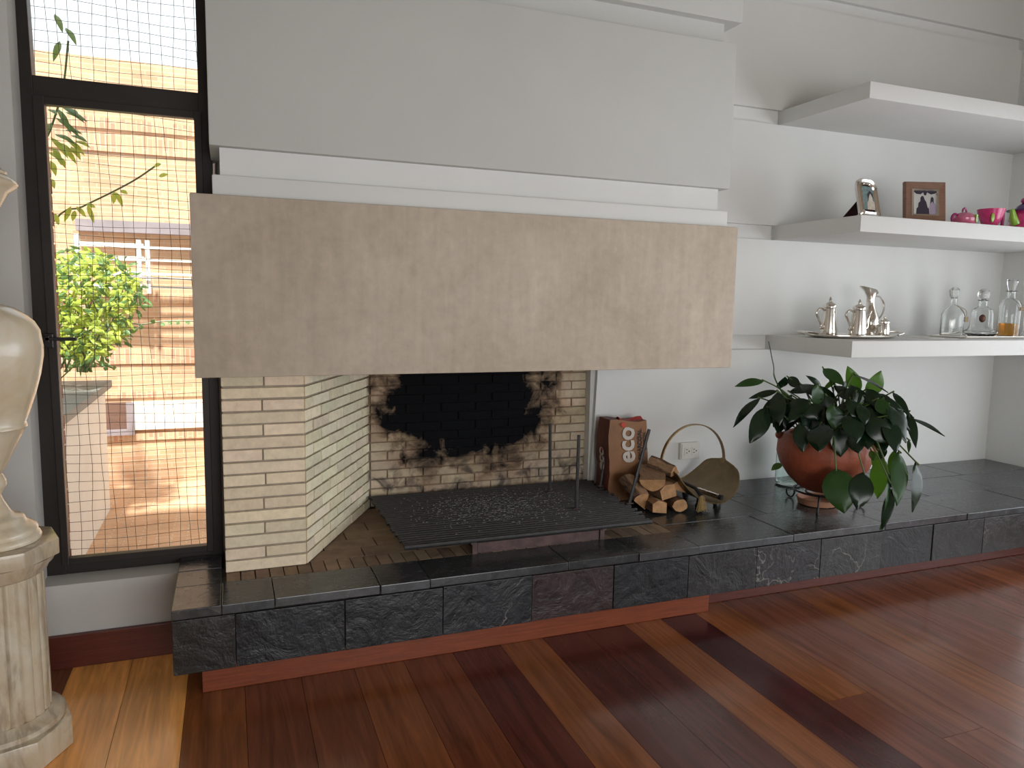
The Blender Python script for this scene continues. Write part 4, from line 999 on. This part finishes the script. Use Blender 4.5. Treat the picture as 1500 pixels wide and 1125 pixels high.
M_ = Matrix.Translation((at(1276, 310, 3.2).x, 3.2, SM + .003)) @ Matrix.Rotation(math.radians(8), 4, 'Z') @ Matrix.Rotation(math.radians(-13), 4, 'X')
P_ = rounded(w_, h_, .06)
ringmesh([(P_, .012), (P_, -.002), (inset(P_, w_, h_, .008), -.010), (inset(P_, w_, h_, .020), -.004), (inset(P_, w_, h_, .030), -.008), (inset(P_, w_, h_, .036), -.001)]).xf(M_).build('frame', 'silver', fa, True)
flat(P_, .012).xf(M_).build('backing', 'velvet', fa)
pp = [(-.052, .045), (.052, .045), (.052, .180), (-.052, .180)]
ph = flat(pp, -.002).xf(M_).build('photograph', 'photo_bl', fa)
flat([(.045, .045), (-.02, .045), (-.015, .085), (.0, .10), (.005, .125), (.02, .14), (.035, .125), (.035, .10), (.05, .09)], -.003).xf(M_).build('figure_print', 'photo_sk', ph)
flat([(-.004, .10), (-.006, .135), (.018, .155), (.04, .14), (.045, .11), (.034, .12), (.02, .14), (.008, .125)], -.0035).xf(M_).build('figure_print', 'photo_dk', ph)
MB().add([M_ @ Vector((-.03, .012, .13)), M_ @ Vector((.03, .012, .13)), (M_ @ Vector((.055, 0, 0))) + Vector((-.03, .135, -.003)), (M_ @ Vector((-.055, 0, 0))) + Vector((-.03, .135, -.003)), M_ @ Vector((-.03, .017, .13)), M_ @ Vector((.03, .017, .13)), (M_ @ Vector((.055, 0, 0))) + Vector((-.03, .14, -.003)), (M_ @ Vector((-.055, 0, 0))) + Vector((-.03, .14, -.003))], [(0, 1, 2, 3), (4, 5, 6, 7), (0, 1, 5, 4), (1, 2, 6, 5), (2, 3, 7, 6), (3, 0, 4, 7)]).build('easel', 'velvet', fa)
# square wooden frame
fa = thing('photo_frame', 'square walnut photo frame with silver inner border, two people pictured', 'photo frame', (at(1356, 315, 3.26).x, 3.26, SM), 'photo frames')
M_ = Matrix.Translation((at(1355.5, 315, 3.26).x, 3.26, SM + .003)) @ Matrix.Rotation(math.radians(-20), 4, 'Z') @ Matrix.Rotation(math.radians(-8), 4, 'X')
w_, h_ = .245, .245
Q = lambda k: [(w_ / 2 - k, k), (w_ / 2 - k, h_ - k), (-w_ / 2 + k, h_ - k), (-w_ / 2 + k, k)]
ringmesh([(Q(0), .018), (Q(0), -.004), (Q(.006), -.010), (Q(.043), -.006)]).xf(M_).build('frame', 'wood_frame', fa)
ringmesh([(Q(.040), -.005), (Q(.044), -.012), (Q(.052), -.011), (Q(.056), -.003)]).xf(M_).build('inner_border', 'silver', fa, True)
flat(Q(0), .018).xf(M_).build('backing', 'velvet', fa)
ph = flat(Q(.052), -.0035).xf(M_).build('photograph', 'photo_bg', fa)
def pf(poly, mat): flat([(u * .141 - .0705, .052 + v * .141) for u, v in poly], -.0045).xf(M_).build('figure_print', mat, ph)
pf([(0, 1), (0, .97), (.12, .86), (.3, .84), (.42, .93), (.46, .8), (.54, .8), (.58, .93), (.75, .84), (.92, .88), (1, .97), (1, 1)], 'photo_dk')
pf([(.12, 0), (.14, .25), (.2, .3), (.22, .48), (.3, .55), (.3, .7), (.36, .78), (.43, .76), (.48, .62), (.55, .52), (.6, .3), (.66, .25), (.68, 0)], 'photo_dk')
pf([(.70, 0), (.68, .3), (.72, .5), (.74, .68), (.79, .73), (.85, .68), (.87, .5), (.95, .45), (.97, 0)], 'photo_md')
flat([(u * .141 - .0705, .052 + v * .141) for u, v in [(.72, .45), (.74, .68), (.79, .75), (.86, .68), (.86, .45), (.8, .55)]], -.005).xf(M_).build('figure_print', 'photo_dk', ph)
# toys
ty1 = 3.24
c = Vector((at(1412, 318, ty1).x, ty1, SM))
t = thing('toy_teapot', 'small rose pink toy teapot with lid loop beside the photo frame', 'toy teapot', c, 'pink toy tea set')
MB().lathe([(0, 0), (.05, 0), (.066, .02), (.068, .045), (.050, .068), (.03, .078), (0, .080)], 28, c).build('body', 'pinkl', t, True)
MB().tube([c + Vector((.016 * math.cos(a), 0, .086 + .020 * math.sin(a))) for a in [PI * 1.15 * i / 12 - .25 for i in range(13)]], .005, 8).build('lid_loop', 'magenta', t, True)
MB().tube(smooth_path([c + Vector((-.045, 0, .062)), c + Vector((-.085, 0, .066)), c + Vector((-.100, 0, .040)), c + Vector((-.085, 0, .014)), c + Vector((-.058, 0, .012))], 5), .0075, 8).build('handle', 'magenta', t, True)
MB().tube([c + Vector((.055, 0, .035)), c + Vector((.082, 0, .048)), c + Vector((.098, 0, .070))], [.014, .010, .008], 8).build('spout', 'purple', t, True)
MB().box(c.x + .012, c.x + .024, c.y - .072, c.y - .055, SM + .02, SM + .062).build('leaf_motif', 'lime', t)
c = Vector((at(1451, 318, ty1).x, ty1, SM))
t = thing('toy_cup', 'shiny pink toy cup with magenta handle between the toy teapots', 'toy cup', c, 'pink toy tea set')
MB().lathe([(0, 0), (.062, 0), (.064, .006), (.030, .008), (.034, .012)] , 28, c).build('saucer', 'lime', t, True)
MB().lathe([(0, .012), (.040, .012), (.050, .03), (.068, .075), (.076, .112), (.071, .112), (.060, .07), (.045, .03), (0, .02)], 28, c).build('body', 'pink', t, True)
MB().tube(smooth_path([c + Vector((.062, 0, .108)), c + Vector((.100, 0, .108)), c + Vector((.108, 0, .07)), c + Vector((.106, 0, .012))], 5), .010, 8).build('handle', 'magenta', t, True)
MB().ball(c + Vector((-.048, -.050, .055)), .020, sq=(.7, .3, 1.4)).build('leaf_motif', 'lime', t, True)
c = Vector((at(1500, 318, ty1).x, ty1, SM))
t = thing('toy_teapot', 'larger pink toy teapot with lime green spout and purple lid', 'toy teapot', c, 'pink toy tea set')
MB().lathe([(0, 0), (.082, 0), (.088, .012), (.078, .030), (.074, .05), (.082, .062), (.078, .095), (.062, .118), (0, .12)], 28, c).build('body', 'pink', t, True)
lid = MB().lathe([(.098, .118), (.100, .124), (.055, .132), (.042, .150), (.02, .166), (0, .168)], 28, c).build('lid', 'purple', t, True)
MB().ball(c + Vector((-.012, 0, .182)), .018).build('knob', 'magenta', lid, True)
MB().ball(c + Vector((-.02, -.040, .135)), .022, sq=(1, .6, 1)).build('flower_motif', 'lime', lid, True)
MB().ball(c + Vector((-.02, -.054, .137)), .009, sq=(1, .6, 1)).build('flower_centre', 'purple', lid, True)
MB().tube([c + Vector((-.07, 0, .040)), c + Vector((-.098, 0, .075)), c + Vector((-.112, 0, .125))], [.026, .022, .012], 10).build('spout', 'lime', t, True)
MB().ball(c + Vector((.010, -.075, .085)), .022, sq=(1, .3, 1)).build('flower_motif', 'orangeg', t, True)

# =================================================================== URN ON PEDESTAL
U = (-.707, 2.65)
pd_ = thing('pedestal', 'veined onyx fluted column pedestal with octagonal base and cap', 'pedestal', (*U, 0))
def octo(R, z0, z1): return MB().prism([(U[0] + R * math.cos(math.radians(-4 + 45 * i)), U[1] + R * math.sin(math.radians(-4 + 45 * i))) for i in range(8)], z0, z1)
octo(.200, .001, .100).build('plinth', 'onyx', pd_, bevel=.006, smooth=True, angle=25)
MB().lathe([(.172, .100), (.178, .108), (.176, .122), (.165, .130), (.150, .134), (.142, .145)], 48, (*U, 0)).build('base_moulding', 'onyx', pd_, True)
NF = 22
MB().lathe([(.141, .14), (.1405, .15), (.138, .58), (.1375, .60)], NF * 8, (*U, 0), fn=lambda a, z: 1 - .055 * abs(math.sin(a * NF / 2)) ** .8 * 0 - .05 * (1 - abs(math.sin(a * NF / 2))) ** 2).build('fluted_shaft', 'onyx', pd_, True, angle=60)
MB().lathe([(.140, .598), (.150, .606), (.156, .62), (.168, .632), (.176, .650)], 48, (*U, 0)).build('neck_moulding', 'onyx', pd_, True)
octo(.190, .650, .702).build('cap', 'onyx', pd_, bevel=.006, smooth=True, angle=25)
ur = thing('urn', 'tall ivory alabaster urn with trumpet neck standing on the pedestal', 'urn', (*U, .703))
MB().lathe([(.001, .7035), (.137, .7035), (.139, .712), (.134, .722), (.128, .727), (.130, .738), (.124, .746), (.108, .757), (.098, .764), (.096, .774), (.088, .782), (.070, .786), (.060, .797), (.044, .829), (.037, .851), (.047, .868), (.054, .884), (.052, .898), (.043, .918)], 48, (*U, 0)).build('foot', 'urn', ur, True, angle=50)
MB().lathe([(.042, .917), (.056, .942), (.069, .969), (.100, 1.034), (.110, 1.056), (.117, 1.062), (.116, 1.070), (.113, 1.076), (.128, 1.115), (.146, 1.171), (.160, 1.225), (.1695, 1.28), (.1705, 1.312), (.164, 1.361), (.150, 1.388), (.130, 1.407), (.098, 1.430), (.064, 1.440), (.050, 1.446)], 56, (*U, 0), fn=lambda a, z: 1 - (.035 * (1 - abs(math.sin(a * 9))) ** 2 if z < 1.052 else 0)).build('body', 'urn', ur, True, angle=50)
MB().lathe([(.050, 1.445), (.056, 1.452), (.050, 1.462), (.042, 1.50), (.042, 1.56), (.050, 1.63), (.064, 1.69), (.082, 1.735), (.100, 1.770), (.122, 1.787), (.128, 1.797), (.124, 1.806), (.106, 1.818), (.098, 1.826)], 48, (*U, 0)).build('neck', 'urn', ur, True, angle=50)
MB().lathe([(.100, 1.825), (.102, 1.832), (.08, 1.850), (.05, 1.862), (.02, 1.875), (.018, 1.89), (.024, 1.905), (.0, 1.925)], 40, (*U, 0)).build('lid', 'urn', ur, True, angle=50)
